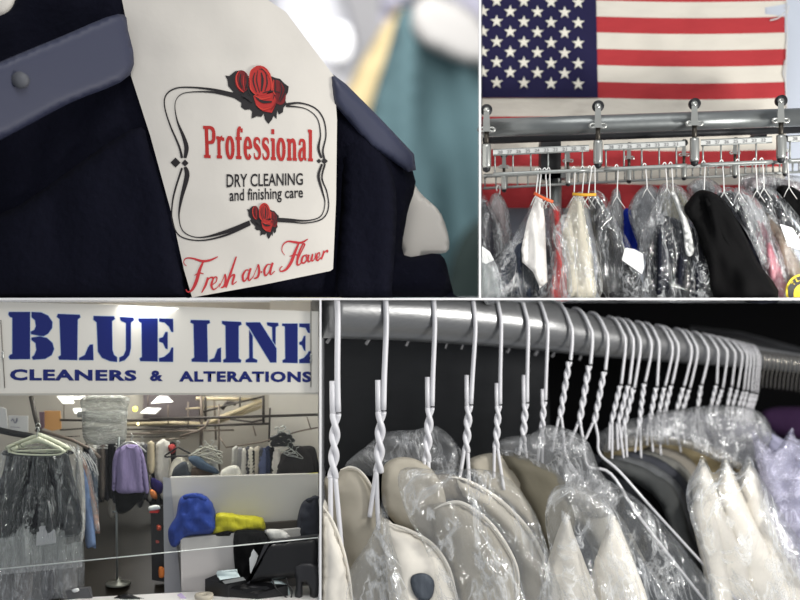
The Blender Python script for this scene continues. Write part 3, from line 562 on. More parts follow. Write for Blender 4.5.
# ================================================================ lower left bay: the cleaners' shop behind its counter
P_full = P
def P(x, y, D): return P_full(x, y, 4.0+(D-4.0)*.5 if D > 4.0 else D)
_d1, _d2 = 4.2, 4.7; _h1, _h2 = .300*4.2, .192*4.7; _s = (_h2-_h1)/(_d2-_d1)
def fD(y):          # depth of the raked floor at a given height in view, before the depth scale
    d = (_h1-_s*_d1)/((y-300)/1000-_s); return 4.0+(d-4.0)*2
fz = lambda D: 1.5-(_h1+_s*(D-_d1))
def xz(x0, x1, D): return (x0-400)/F*D, (x1-400)/F*D
fl = mat('polished_concrete', (38, 34, 27), 0.35, 0, 0.05, 6, .5, 0, .25)
b = B(); b.hexa([(-2.2, 4.16, fz(4.16)-.02), (-.345, 4.16, fz(4.16)-.02), (-.345, 4.16, fz(4.16)), (-2.2, 4.16, fz(4.16))], [(-2.6, 4.68, fz(4.68)-.02), (-.39, 4.68, fz(4.68)-.02), (-.39, 4.68, fz(4.68)), (-2.6, 4.68, fz(4.68))]); struct('floor', b, fl)
b = B(); b.slab([(-60, 302), (318.5, 302), (318.5, 520), (-60, 520)], 5.32, 5.36); struct('wall_rear', b, mat('grey_store_wall', (176, 170, 160), .8, vary=.12, bscale=7))
b = B(); b.slab([(270, 301), (318.3, 300.5), (318.3, 490), (268, 490)], 5.1, 5.14); struct('wall_right', b, mat('off_white_store_wall', (205, 200, 192), .75, vary=.04, bscale=5))
b = B(); b.slab([(143, 380), (199, 380), (199, 425), (143, 425)], 5.2, 5.24); struct('wall_panel', b, mat('mauve_grey_panel', (92, 84, 86), .8, vary=.1, bscale=8))
area('shop_strip_light', (-1.1, 4.42, 1.47), (-1.15, 4.40, .5), .9, 12, (1, .98, .94), .35)
Q = lambda pts, D: [P(x, y, D) for x, y in pts]
# the big sign
blue = mat('sign_navy_vinyl', (14, 30, 106), .3); pblue = mat('sign_pale_outline', (150, 176, 214), .4); sgw = mat('sign_white_acrylic', (224, 221, 212), .4, vary=.02, bscale=3)
sg = thing('store_sign', 'long white sign with navy letters BLUE LINE CLEANERS & ALTERATIONS', 'sign', P(160, 394, 4.04))
b = B(); b.slab([(-20, 301.6), (140, 305), (318.3, 311.5), (318.3, 393.5), (-20, 394.5)], 4.04, 4.06); part(sg, 'board', b, sgw)
b = B(); b.slab([(-20, 393.6), (318.3, 392.6), (318.3, 394.6), (-20, 395.6)], 4.03, 4.07); part(sg, 'bottom_trim', b, mat('sign_trim', (176, 174, 166), .4))
SM = plane_at(4.04)
c5 = lambda pts: [(x/5, 300+y/5) for x, y in pts]
c6 = lambda pts: [(160+x/5, 300+y/5) for x, y in pts]
GL = [[c5([(45, 60), (150, 60), (150, 295), (50, 296), (44, 285), (50, 275), (62, 270), (62, 88), (50, 84), (42, 72)]),
       c5([(158, 60), (205, 62), (240, 78), (262, 110), (260, 140), (240, 168), (218, 180), (195, 178), (155, 170), (155, 158), (172, 150), (180, 130), (175, 100), (158, 86)]),
       c5([(158, 188), (200, 182), (235, 190), (262, 215), (270, 245), (258, 275), (225, 294), (165, 298), (160, 286), (172, 275), (182, 250), (178, 215), (158, 200)])],
      [c5([(290, 70), (398, 74), (402, 86), (388, 97), (386, 300), (296, 298), (292, 284), (305, 276), (298, 95), (284, 84)]), c5([(396, 300), (396, 290), (425, 275), (440, 238), (450, 224), (465, 222), (467, 300)])],
      [c5([(468, 80), (570, 82), (575, 95), (560, 105), (562, 250), (570, 275), (585, 286), (585, 309), (550, 305), (510, 288), (490, 258), (484, 112), (468, 98)]), c5([(600, 85), (666, 88), (670, 100), (654, 112), (654, 240), (646, 275), (624, 300), (597, 309), (597, 288), (618, 278), (630, 250), (630, 115), (604, 102)])],
      [c5([(692, 92), (788, 92), (788, 307), (702, 305), (698, 292), (710, 285), (708, 114), (694, 106)]), c5([(796, 92), (865, 95), (866, 160), (856, 158), (845, 132), (822, 112), (796, 108)]), c5([(796, 192), (815, 186), (828, 160), (838, 160), (838, 245), (828, 242), (815, 214), (796, 208)]), c5([(796, 291), (822, 284), (848, 262), (858, 238), (866, 238), (865, 309), (796, 308)])],
      [c6([(155, 100), (247, 102), (250, 114), (235, 122), (239, 310), (160, 308), (158, 296), (172, 288), (168, 120), (152, 112)]), c6([(248, 310), (248, 300), (272, 290), (288, 245), (305, 238), (305, 310)])],
      [c6([(310, 105), (404, 110), (408, 122), (393, 130), (393, 292), (406, 300), (404, 312), (318, 312), (316, 300), (330, 292), (328, 128), (311, 118)])],
      [c6([(430, 112), (500, 112), (582, 242), (582, 312), (552, 312), (444, 135), (431, 124)]), c6([(446, 150), (463, 180), (464, 290), (486, 300), (485, 312), (428, 311), (430, 300), (447, 290)]), c6([(535, 112), (590, 115), (593, 127), (578, 135), (578, 225), (563, 203), (561, 135), (537, 126)])],
      [c6([(612, 118), (688, 118), (688, 315), (615, 313), (613, 302), (627, 294), (625, 132), (611, 128)]), c6([(697, 118), (748, 118), (749, 165), (740, 162), (728, 138), (697, 134)]), c6([(697, 212), (710, 205), (720, 180), (727, 180), (727, 255), (720, 250), (710, 226), (697, 222)]), c6([(697, 298), (720, 290), (738, 268), (744, 256), (753, 258), (750, 315), (697, 315)])]]
def grow(poly, d):
    a = sum(p[0]*q[1]-q[0]*p[1] for p, q in zip(poly, poly[1:]+poly[:1])); s = 1 if a > 0 else -1; out = []; k = len(poly)
    for i in range(k):
        p, q, r = Vector(poly[i-1]), Vector(poly[i]), Vector(poly[(i+1) % k]); n1 = Vector(((q-p).y, -(q-p).x)).normalized(); n2 = Vector(((r-q).y, -(r-q).x)).normalized(); n = (n1+n2)
        n = n.normalized() if n.length > .1 else n1
        out.append(tuple(q+n*d*s))
    return out
for gl_ in GL:
    b = B()
    for pl in gl_: b.flat(grow(pl, .55), SM, 1, .0015); b.flat(grow(pl, -.05), SM, 0, .003)
    part(sg, 'letter', b, [blue, pblue])
for txt, q in (('CLEANERS', ((10, 369), (136.5, 370), (136.5, 381), (10, 380.5))), ('&', ((150, 370.5), (163, 370.5), (163, 381.2), (150, 381.2))), ('ALTERATIONS', ((179, 371), (311.3, 371.5), (311.3, 382.3), (179, 381.8)))):
    b = B(); type_flat(b, txt, quadmap(*q, SM), bold=.045, off=.003, space=1.12); part(sg, 'small_lettering', b, blue)
def line(name, pts, r, D, m, label, cat='pipe', group=None, n=8):
    b = B(); Dd = D if isinstance(D, (list, tuple)) else [D]*len(pts); b.tube([P(x, y, d) for (x, y), d in zip(pts, Dd)], r/F*Dd[0], n); return single(name, b, m, label, cat, group)
cab = mat('cable_grey', (120, 116, 108), .5, .3)
for x0, x1, ya, yb_, yk, lb in ((.8, 4.8, 320, 388, 355, 'thin suspension cable at the left end of the sign'), (311, 311, 301, 387, 358, 'thin suspension cable at the right end of the sign')):
    r = thing('suspension_cable', lb, 'cable', P(x1, yb_, 4.02))
    b = B(); b.tube([P(x0, ya, 4.025), P(x1, yb_, 4.025)], .5/F*4, 6); part(r, 'wire', b, cab)
    b = B(); xk = x0+(x1-x0)*(yk-ya)/(yb_-ya); b.tube([P(xk, yk-4.5, 4.02), P(xk, yk-2, 4.02), P(xk, yk, 4.02), P(xk, yk+2, 4.02), P(xk, yk+4.5, 4.02)], [.003, .006, .0025, .006, .003], 8); part(r, 'turnbuckle', b, bsteel)
# acrylic guard
gm = bpy.data.materials.new('clear_acrylic'); gm.use_nodes = True; nt = gm.node_tree; nt.nodes.remove(nt.nodes['Principled BSDF'])
t_ = nt.nodes.new('ShaderNodeBsdfTransparent'); t_.inputs[0].default_value = (.97, .98, .97, 1); g_ = nt.nodes.new('ShaderNodeBsdfGlossy'); g_.inputs['Roughness'].default_value = .03; x_ = nt.nodes.new('ShaderNodeMixShader'); x_.inputs[0].default_value = .015
nt.links.new(t_.outputs[0], x_.inputs[1]); nt.links.new(g_.outputs[0], x_.inputs[2]); nt.links.new(x_.outputs[0], nt.nodes['Material Output'].inputs[0])
sh = thing('counter_guard', 'clear acrylic guard hanging below the sign, with a bright lower edge', 'guard', P(160, 569, 4.05))
b = B(); b.slab([(-10, 396), (318.2, 395), (318.2, 536.8), (-10, 569)], 4.05, 4.056); part(sh, 'pane', b, gm)
b = B(); b.tube([P(-10, 570, 4.05), P(318, 537.6, 4.05)], .55/F*4.05, 6); part(sh, 'polished_edge', b, mat('acrylic_edge', (225, 230, 225), .3), 'bright lower edge')
# counter
b = B(); hz = .300; b.hexa([(xz(60, 0, 4.0)[0], 3.99, hz-.05), (xz(320, 0, 4.0)[0]-.004, 3.99, hz-.05), (xz(319, 0, 4.0)[0]-.004, 3.99, hz), (xz(60, 0, 4.0)[0], 3.99, hz)], [(xz(92, 0, 4.04)[0], 4.04, hz-.05), (xz(318, 0, 4.21)[0], 4.21, hz-.05), (xz(318, 0, 4.21)[0], 4.21, hz), (xz(92, 0, 4.04)[0], 4.04, hz)]); single('counter', b, mat('white_laminate', (232, 230, 226), .35), 'white laminate counter top along the bottom of the shop view', 'counter')
# --- back of the shop: lamps, pipes, rails
lamp_m = mat('panel_glow', (255, 253, 246), emit=1.5); tan = mat('tan_pipe', (196, 180, 148), .6); dk = mat('rail_dark', (58, 52, 48), .5, .4); tn = mat('rail_brown', (120, 108, 98), .5, .4)
for pl, D, lb in (([(57, 396.5), (70, 396.5), (72, 403.5), (63, 403.5)], 4.9, 'bright ceiling panel lamp nearest the left, below the sign'), ([(72, 396.5), (83, 396.5), (84, 399), (74, 399)], 4.95, 'small sliver of ceiling lamp right of the leftmost lamp'), ([(73, 409), (84, 409), (84, 413.5), (75, 413.5)], 5.1, 'ceiling lamp half behind the plastic roll'), ([(146.5, 408.5), (160, 409), (155, 413.5), (140, 413)], 5.1, 'slanted ceiling panel lamp above the purple sweater'), ([(158, 397), (166, 397), (171.5, 402), (151, 403.5)], 4.9, 'ceiling panel lamp touching the bottom of the sign, centre')):
    r = thing('ceiling_lamp', lb, 'lamp', P(pl[2][0], pl[2][1], D))
    b = B(); b.slab(pl, D, D+.03); part(r, 'diffuser', b, lamp_m); b = B(); b.slab(grow(pl, .6), D+.012, D+.035); part(r, 'frame', b, white)
b = B(); b.lathe(P(135.2, 409, 4.9), [(.002, -.012), (.010, -.008), (.012, 0), (.010, .008), (.002, .012)], 14); single('yellow_bulb', b, mat('yellow_glow', (250, 236, 110), emit=2), 'small yellow glowing bulb on the mauve grey panel', 'bulb')
b = B(); b.lathe(P(138, 424, 4.85), [(.002, -.007), (.007, 0), (.002, .007)], 12); single('warm_bulb', b, mat('warm_glow', (255, 236, 180), emit=3), 'tiny warm bulb low among the rails above the purple sweater', 'bulb')
for pts, r_, D, m_, lb in (([(150, 419), (240, 417), (318, 414.6)], 1.25, 4.72, dk, 'long dark hanging rail level across the right half'), ([(160, 426.8), (222, 425), (269, 423.6)], 1.1, 4.85, dk, 'dark rail just below the long rail'), ([(180, 436.5), (198, 431), (205, 427), (209, 420)], 1.1, 4.8, tn, 'curved brown rail end above the tangled hangers'), ([(150, 432), (200, 430.4), (234, 430)], .8, 4.95, tn, 'short brown rail above the tangled hangers'),
                         ([(220, 437.5), (226, 447.5), (262, 442), (300, 431), (318, 427.5)], .75, 4.75, tn, 'thin bent rail over the dark shirts on the right'), ([(253, 426), (256, 436)], .6, 4.75, tn, 'short strut between rails left of the black hangers'), ([(307, 417), (311, 430)], .6, 4.75, tn, 'short strut between rails at the right end'),
                         ([(198, 427.5), (222, 417), (246, 407.5), (262, 401)], 2.1, 5.0, tan, 'upper slanting tan pipe right of the mauve panel'), ([(212, 424), (235, 416), (263, 406)], 1.7, 5.03, tan, 'lower slanting tan pipe right of the mauve panel'), ([(196, 398.5), (258, 399.5)], 1.5, 5.1, tan, 'level tan pipe just under the sign'),
                         ([(200, 413), (232, 404), (262, 397)], .9, 4.98, dk, 'slanting dark pipe above the tan pipes'), ([(201, 396), (202, 418), (200, 470)], 1.5, 4.92, tn, 'brown upright post below the sign centre'), ([(263.5, 395.5), (263.5, 424)], 1.3, 4.9, dk, 'dark upright post at the edge of the off-white wall'), ([(219, 404), (219, 446), (219.5, 480)], .9, 4.88, tn, 'thin upright post beside the tangled hangers'), ([(270, 408), (269, 442)], .9, 4.86, dk, 'short dark upright post left of the black hangers'),
                         ([(60, 420), (95, 420.5), (160, 419.6)], 1.0, 4.9, dk, 'dark rail behind the plastic sheet'), ([(60, 430), (92, 428), (120, 429)], .7, 4.95, dk, 'thin rail behind the plastic sheet'), ([(125, 424.5), (165, 423), (200, 424)], 1.8, 5.12, tan, 'tan pipe at the rear above the purple sweater'), ([(125, 434), (165, 433)], .8, 5.0, tn, 'brown rail just above the purple sweater'), ([(125, 429.5), (180, 428.5)], .8, 5.05, dk, 'dark rail between tan pipe and sweater'), ([(148, 394), (148, 408)], .35, 5.0, tn, 'thin rod holding the slanted lamp')):
    line('rail_pipe', pts, r_, D, m_, lb)
line('conveyor_rail', [(-6, 429), (12, 433), (30, 436), (46, 440)], 3.0, 4.5, mat('black_rubber', (26, 26, 28), .5), 'black conveyor rail at the upper left behind the ivory hangers', 'rail')
line('conveyor_rail', [(36, 430), (52, 434), (72, 440), (92, 450), (100, 458)], 1.6, [4.75, 4.7, 4.65, 4.6, 4.6], tn, 'brown conveyor rail curving down above the row of bagged shirts', 'rail')
line('steel_post', [(31, 396), (35, 415), (40, 434)], 2.3, 4.6, mat('post_grey', (70, 66, 62), .5, .3), 'slanting dark post left of the orange board', 'post')
b = B(); b.sheet([(44, 411), (60, 411), (61, 429), (52, 431), (44, 428)], 4.9, .01, 6); single('notice_board', b, mat('orange_card', (190, 142, 88), .8), 'orange brown board behind the slanting post', 'board')
b = B(); b.sheet([(39, 412), (44, 412), (44, 427), (41, 430)], 4.88, .01, 4); single('binder', b, mat('purple_brown', (104, 82, 92), .8), 'narrow purple brown panel beside the orange board', 'panel')
nt_ = mat('notice_paper', (206, 206, 206), .7)
r = thing('paper_notice', 'white paper notice with a small drawing, right of the two on the left wall', 'notice', P(18, 432, 4.9)); b = B(); b.sheet([(8, 415.5), (28, 416), (28, 432), (9, 431)], 4.9, .004, 5); part(r, 'sheet', b, nt_)
b = B(); b.ribbon([(11, 421), (13, 419), (15, 423), (17, 421), (17, 418), (16, 422)], 1.0, plane_at(4.9), off=.004); b.ribbon([(10, 427), (20, 427.5)], .5, plane_at(4.9), off=.004); part(r, 'sketch', b, mat('sketch_grey', (120, 120, 140), .7))
b = B(); b.sheet([(-4, 405), (6, 409), (8, 430), (-4, 428)], 4.88, .004, 5); single('paper_notice', b, nt_, 'white paper notice cut by the left edge of the photo', 'notice')
for k, (pts, r_, D, m_) in enumerate([([(126, 437), (166, 436.5)], .6, 4.98, dk), ([(128, 421.5), (190, 420)], .7, 5.08, dk), ([(160, 430), (206, 428.5)], .7, 5.0, dk), ([(150, 441), (186, 438)], .6, 4.9, tn), ([(188, 402), (188, 436)], .7, 5.08, tn), ([(168, 405), (168, 424)], .5, 5.1, tn), ([(205, 397), (206, 425)], 1.2, 5.05, dk), ([(214, 397), (216, 440)], .9, 5.1, tn), ([(230, 419), (252, 422), (262, 420)], .9, 4.9, dk), ([(186, 409), (226, 405.5)], .7, 5.1, tan), ([(222, 409), (228, 402), (236, 404)], 1.8, 5.02, dk), ([(60, 437), (80, 436)], .6, 4.9, dk), ([(64, 396), (64, 420)], .5, 5.0, tn), ([(240, 396), (240, 412)], .7, 5.08, dk)]):
    line('rail_pipe', pts, r_, D, m_, 'thin pipe in the maze of rails and pipes on the rear wall', 'pipe', 'pipe maze on the rear wall')
# plastic roll
r = thing('plastic_roll', 'roll of clear garment film with a hanging sheet below it', 'plastic roll', P(103, 442, 4.5))
b = B(); b.tube([P(78, 414.5, 4.55), P(127, 413.5, 4.55)], 2.8/F*4.55, 16); part(r, 'roll', b, mat('film_roll', (176, 176, 172), .35, 0, .4, 8, vary=.1))
b = B(); b.puff([(84, 396.5), (127, 396.5), (127, 412), (126, 440), (118, 443), (86, 443), (82, 414)], 4.5, .03, 4, drape(.02, .2, .03, 3), R=4, back=.2); part(r, 'hanging_sheet', b, film('sheet_film', haze=.45, shine=.3, scale=16, streak=.4, tint=(196, 198, 194), stretch=(.6, 1, 2)))
# clothes on the back rails: one garment each
random.seed(11)
names = [((74, 74, 78), 'dark grey'), ((24, 24, 27), 'black'), ((196, 190, 180), 'off-white'), ((138, 136, 136), 'mid grey'), ((110, 102, 96), 'brown grey'), ((210, 208, 206), 'white'), ((46, 52, 72), 'navy'), ((168, 160, 146), 'beige'), ((112, 112, 110), 'ash grey'), ((90, 104, 128), 'denim blue')]
def small(x, w, y0, y1_, D, ci, where, group, nm='garment', label=None):
    c_, cn = names[ci] if isinstance(ci, int) else ci
    b = B(); s = w/2
    b.puff([(x-.5, y0), (x+1, y0), (x+s*.9, y0+s*.55), (x+s, y0+s*1.1), (x+s*.95, y1_), (x-s*.95, y1_), (x-s, y0+s*1.2), (x-s*.8, y0+s*.5)], D, .025, max(2, w/4.2), drape(.3, .02, .02, x), R=2.5)
    return single(nm, b, gc(cn.replace(' ', '_'), c_), label or (cn+' garment hanging in the '+where), nm, group)
for k in range(21):
    x = 86+k*4.3+random.uniform(-.8, .8); small(x, 6.0+random.uniform(-1, 1.5), 441+random.uniform(0, 3), 488+random.uniform(-8, 16), 4.95-random.random()*.1, random.choice([0, 1, 2, 3, 3, 4, 5, 7, 8, 1, 0]), 'crowded rack behind the purple sweater', 'crowded rack behind the purple sweater')
random.seed(5)
for k in range(19):
    x = 84+k*4.6+random.uniform(-1, 1); small(x, 7.5, 452+random.uniform(0, 5), 500+random.uniform(-4, 12), 5.08-random.random()*.05, random.choice([0, 1, 1, 2, 6, 4, 0, 1, 3]), 'lower second row of the crowded rack', 'lower second row of the crowded rack')
small(121, 4, 438, 470, 4.8, 3, '', None, label='mid grey garment peeking out left of the purple sweater')
small(151, 7, 441, 471, 4.62, ((176, 164, 140), 'fawn'), '', None, label='fawn garment hanging just right of the purple sweater')
small(163, 15, 439, 482, 4.66, ((196, 192, 184), 'pale'), '', None, label='pale grey white shirt at the left end of the white partition')
small(158, 6, 446, 474, 4.72, 1, '', None, label='black garment between the fawn garment and the pale shirt')
ylw = [((182, 178, 170), 'light'), ((196, 192, 186), 'white')]
# tangled hangers and clothes above the partition
hgr = mat('pale_hanger_plastic', (176, 174, 162), .5); bhg = mat('black_hanger_plastic', (20, 20, 22), .35)
def coathanger(x, y, w, h_, D, m, label, group=None, r=1.0, tilt=0, hookh=6):
    t = thing('coat_hanger', label, 'hanger', P(x, y+h_, D), group); k = r/F*D
    q = lambda dx, dy: P(x+dx*math.cos(tilt)-dy*math.sin(tilt), y+dx*math.sin(tilt)+dy*math.cos(tilt), D)
    b = B(); b.tube([q(*p) for p in catmull([(0, 0), (w*.25, h_*.45), (w*.5, h_*.85), (w*.5, h_), (w*.4, h_*1.05), (0, h_*1.0), (-w*.4, h_*1.05), (-w*.5, h_), (-w*.5, h_*.85), (-w*.25, h_*.45), (0, 0)], 3)], k, 6); part(t, 'shoulders', b, m)
    b = B(); b.tube([q(*p) for p in catmull([(0, 0), (0, -hookh*.4), (hookh*.3, -hookh*.7), (0, -hookh), (-hookh*.3, -hookh*.8)], 4)], k*.55, 6); part(t, 'hook', b, bsteel); return t
tc = 'tangled cluster of pale hangers above the white partition'
for x, y, w, h_, t in ((205, 447, 32, 8, -.1), (207, 450, 28, 9, .1), (211, 446, 26, 9, .25), (202, 452, 24, 8, -.25), (214, 452, 22, 8, .35), (208, 456, 26, 7, 0)):
    coathanger(x, y, w, h_, 4.56+random.uniform(-.03, .03), hgr, 'pale hanger in the tangled cluster above the white partition', tc, .8, t)
coathanger(178, 447, 26, 9, 4.6, bhg, 'black hanger left of the tangled pale hangers', None, .9, -.05)
for pl, c_, lb, D in (([(172, 462), (180, 457), (186, 462), (183, 480), (172, 482), (168, 480)], (214, 208, 194), 'cream shirt draped under the black hanger', 4.62), ([(188, 457), (198, 456), (206, 462), (218, 470), (217, 474), (202, 470), (192, 464)], (70, 84, 100), 'blue grey shirt draped under the tangled hangers', 4.54), ([(176, 466), (186, 462), (192, 478), (186, 484), (173, 484), (172, 474)], (70, 74, 80), 'dark grey shirt sleeve next to the cream shirt', 4.58), ([(192, 468), (212, 470), (210, 484), (192, 484)], (96, 82, 72), 'brown folded garment resting behind the partition top', 4.58), ([(186, 462), (193, 466), (192, 484), (185, 484)], (140, 138, 130), 'khaki garment left of the brown folded one', 4.6), ([(168, 446), (174, 444), (176, 450), (171, 454)], (150, 60, 58), 'small dark red cloth left of the black hanger', 4.63), ([(210, 458), (217, 462), (220, 482), (212, 482)], (206, 204, 198), 'white garment right of the brown folded one', 4.6),
                      ([(222, 470), (238, 466), (242, 484), (222, 484)], (214, 210, 200), 'white cloth pile low between tangled hangers and shirts', 4.52)):
    b = B(); b.puff(pl, D, .025, 2.5, drape(.2, .1, .02, D*9), R=3); single('garment', b, cloth('c_%d_%d' % c_[:2], c_), lb, 'garment')
# the rack at right
rk = 'shirts on the right hand rack'
for k, (x, w, ci) in enumerate(((236, 8, ((176, 174, 168), 'light grey')), (240, 7, 3), (244, 8, ((188, 186, 180), 'pale')), (248, 6, 0), (251, 8, ((200, 194, 180), 'bone')), (255, 8, 1), (258, 9, 7), (261, 8, 0), (264, 12, ((84, 92, 120), 'slate blue')), (268, 9, 6), (272, 8, 1), (276, 10, ((206, 200, 192), 'bright cream')))):
    cn = (names[ci] if isinstance(ci, int) else ci)[1]
    small(x, w, 446+(k % 3), 478-(k % 2), 4.72-k*.006, ci, '', rk if k in () else None, 'shirt', '%s shirt on the right hand rack, %s' % (cn, ['leftmost of the row', 'second in the row from the left', 'third in the row from the left', 'fourth in the row from the left', 'fifth in the row from the left', 'left of the beige one', 'between the two black ones', 'left of the slate blue one', 'wide and bluish near its middle', 'right of the slate blue one', 'left of the bright cream one', 'against the black jackets'][k]))
for k, (x0, dx, lb) in enumerate(((278, 0, 'charcoal jacket with broad shoulders at the front of the right hand rack'), (284, 4, 'charcoal jacket tucked right behind the front one on the right hand rack'))):
    garment('jacket', lb, 'jacket', [(x0+12, 448), (x0+24+dx, 446), (x0+33, 455), (x0+35-k*2, 478), (x0, 479), (x0+1, 458)], 4.66+.04*k, .05, gc('rack_charcoal', (50, 48, 48)), drape(.15, .02, .03, k), R=5, step=3)
for x, y, w, t in ((279, 434, 20, -.35), (283, 433, 22, .1), (286, 437, 20, .4), (281, 438, 18, 0)): coathanger(x, y, w, 7, 4.62, bhg, 'black empty hanger bunched on the rail above the charcoal jackets', 'bunched black hangers', 1.5, t, 7)
for x, y, w in ((288, 446, 16), (292, 449, 14), (296, 451, 16)): coathanger(x, y, w, 6, 4.60, bsteel, 'thin wire hanger hooked over the charcoal jackets', 'wire hangers over the charcoal jackets', .35, .2, 7)
line('rail_edge', [(222, 480), (300, 474.8), (318, 473)], .7, 4.5, mat('yellow_trim', (206, 198, 90), .5), 'yellow strip along the top of the white partition', 'strip')
# purple sweater on its stand
st = thing('display_stand', 'slim metal stand with round base under the purple sweater', 'stand', P(118.3, 586, fD(586)))
b = B(); b.tube([P(119, 437, 4.29), P(116.5, 512, 4.29), P(117.2, 584, fD(586))], 1.1/F*4.3, 10); b.tube([P(112.6, 511.5, 4.28), P(117, 512, 4.28)], 1.0/F*4.3, 8); part(st, 'pole', b, galv)
b = B(); b.lathe(P(118, 586, fD(586))+Vector((0, 0, .006)), [(.050, 0), (.052, .006), (.048, .011), (.012, .016), (.010, .03)], 28); part(st, 'base', b, mat('base_steel', (110, 112, 104), .4, .6))
b = B(); b.tube([P(x, y, 4.28) for x, y in catmull([(116, 450), (124, 444), (131, 442), (139, 446), (146, 452)], 4)], 1.0/F*4.3, 8); b.tube([P(131, 442, 4.28), P(131, 438, 4.28), P(133, 436, 4.28), P(131, 433, 4.28)], .5/F*4.3, 6); part(st, 'hanger_bar', b, bsteel)
prp = cloth('purple_knit', (130, 118, 154), .12, .35, 20)
sw_ = thing('sweater', 'lilac purple long sleeved sweater hanging on the slim stand', 'sweater', P(131, 493, 4.24))
b = B(); b.puff([(121, 447), (127, 444.5), (134, 444.5), (139, 446), (143, 458), (144, 480), (144, 492), (130, 493.5), (116, 491), (115, 470), (116, 455)], 4.24, .05, 3, drape(.12, .02, .03, 2), R=5); part(sw_, 'body', b, prp)
for pl in ([(121, 447), (116, 450), (112.5, 462), (112, 480), (112, 489), (115, 490), (117, 475), (119, 458)], [(138, 446), (142, 450), (145.5, 462), (148, 478), (149, 491), (145.5, 493), (142, 478), (140, 460)]):
    b = B(); b.puff(pl, 4.22, .025, 2.5, None, R=3); part(sw_, 'sleeve', b, prp)
b = B(); b.tube([P(x, y, 4.195) for x, y in catmull([(126, 445.5), (129, 448), (134, 448), (137, 445.8)], 4)], .8/F*4.2, 6); part(sw_, 'neckband', b, cloth('purple_rib', (144, 130, 168)))
b = B(); b.puff([(116, 488), (142, 490), (142, 499), (136, 504), (130, 510), (123, 513.5), (117, 512), (115.5, 500)], 4.27, .03, 3, drape(.15, .05, .03, 5), R=4); single('garment', b, black, 'black garment hanging out below the purple sweater', 'garment')
# row of bagged shirts between skirt and sweater
for pl, c_, nm, D, lb in (([(82, 452), (90, 460), (97, 480), (98, 500), (99, 520), (98, 524), (94, 522), (90, 495), (86, 470)], (60, 78, 96), 'tealblue', 4.50, 'teal blue shirt at the back of the row beside the black skirt'),
                          ([(80, 455), (88, 466), (94, 490), (100, 530), (97, 533), (93, 530), (86, 500)], (182, 148, 136), 'salmon', 4.45, 'salmon pink shirt in the row beside the black skirt'),
                          ([(80, 462), (86, 475), (91, 500), (96, 545), (92, 547), (86, 546), (84, 520), (82, 495)], (112, 132, 168), 'lightblue', 4.40, 'light blue shirt hanging lowest in the row beside the black skirt'),
                          ([(76, 448), (82, 460), (85, 490), (85, 530), (80, 545), (76, 520)], (188, 184, 178), 'palewhite', 4.35, 'pale shirt closest to the black skirt'),
                          ([(88, 448), (96, 458), (98, 475), (97, 505), (93, 480)], (40, 40, 46), 'darkblk', 4.55, 'dark shirt at the far end of the row beside the black skirt')):
    garment('shirt', lb, 'shirt', pl, D, .04, gc(nm, c_), drape(.2, .02, .02, D), R=4, step=3, cover=[(p[0], p[1]-2) for p in pl] if nm != 'lightblue' else None, cm=clear)
# skirt with ivory hangers
iv = mat('ivory_plastic', (196, 198, 176), .4)
sk = thing('skirt', 'black gathered skirt in clear plastic at the left, clipped to ivory hangers', 'skirt', P(38, 530, 4.24))
b = B(); b.puff([(8, 452), (22, 449), (52, 449), (67, 453), (73, 475), (80, 505), (81, 532), (62, 538), (36, 541), (14, 537), (-10, 540), (-10, 500), (2, 475)], 4.26, .10, 3.5, fan(40, 400, 18, .05, 3), R=14); part(sk, 'body', b, cloth('skirt_black', (22, 22, 27), .3, .3, 14))
b = B(); b.puff([(9, 450), (66, 450), (68, 455), (8, 456)], 4.2, .03, 2.5, None, R=2); part(sk, 'waistband', b, cloth('skirt_band', (30, 30, 34)))
b = B(); b.puff([(8, 447), (36, 440), (66, 448), (80, 470), (83, 530), (83, 597), (60, 598), (-12, 598), (-12, 480)], 4.19, .06, 4, fan(38, 420, 12, .05, 6), R=10, back=.2); part(sk, 'plastic_cover', b, film('skirt_film', haze=.02, shine=.4, scale=14, streak=.32, stretch=(2.4, 2.4, .35)), 'clear crinkled plastic cover')
b = B(); b.sheet([(20, 524), (40, 523), (64, 521), (65, 545), (82, 541), (82, 567), (50, 570), (-12, 576), (-12, 540), (14, 537)], 4.165, .003, 5, 0, drape(.08, .05, .01, 4)); part(sk, 'milky_band', b, film('band_film', haze=.34, shine=.15, scale=8, streak=.15, tint=(196, 198, 198)), 'milky translucent lower band')
b = B(); b.sheet([(37, 527), (50, 525), (55, 531), (56, 543), (36, 546)], 4.155, .003, 4); part(sk, 'paper_insert', b, mat('insert_paper', (176, 176, 180), .7), 'pale paper insert')
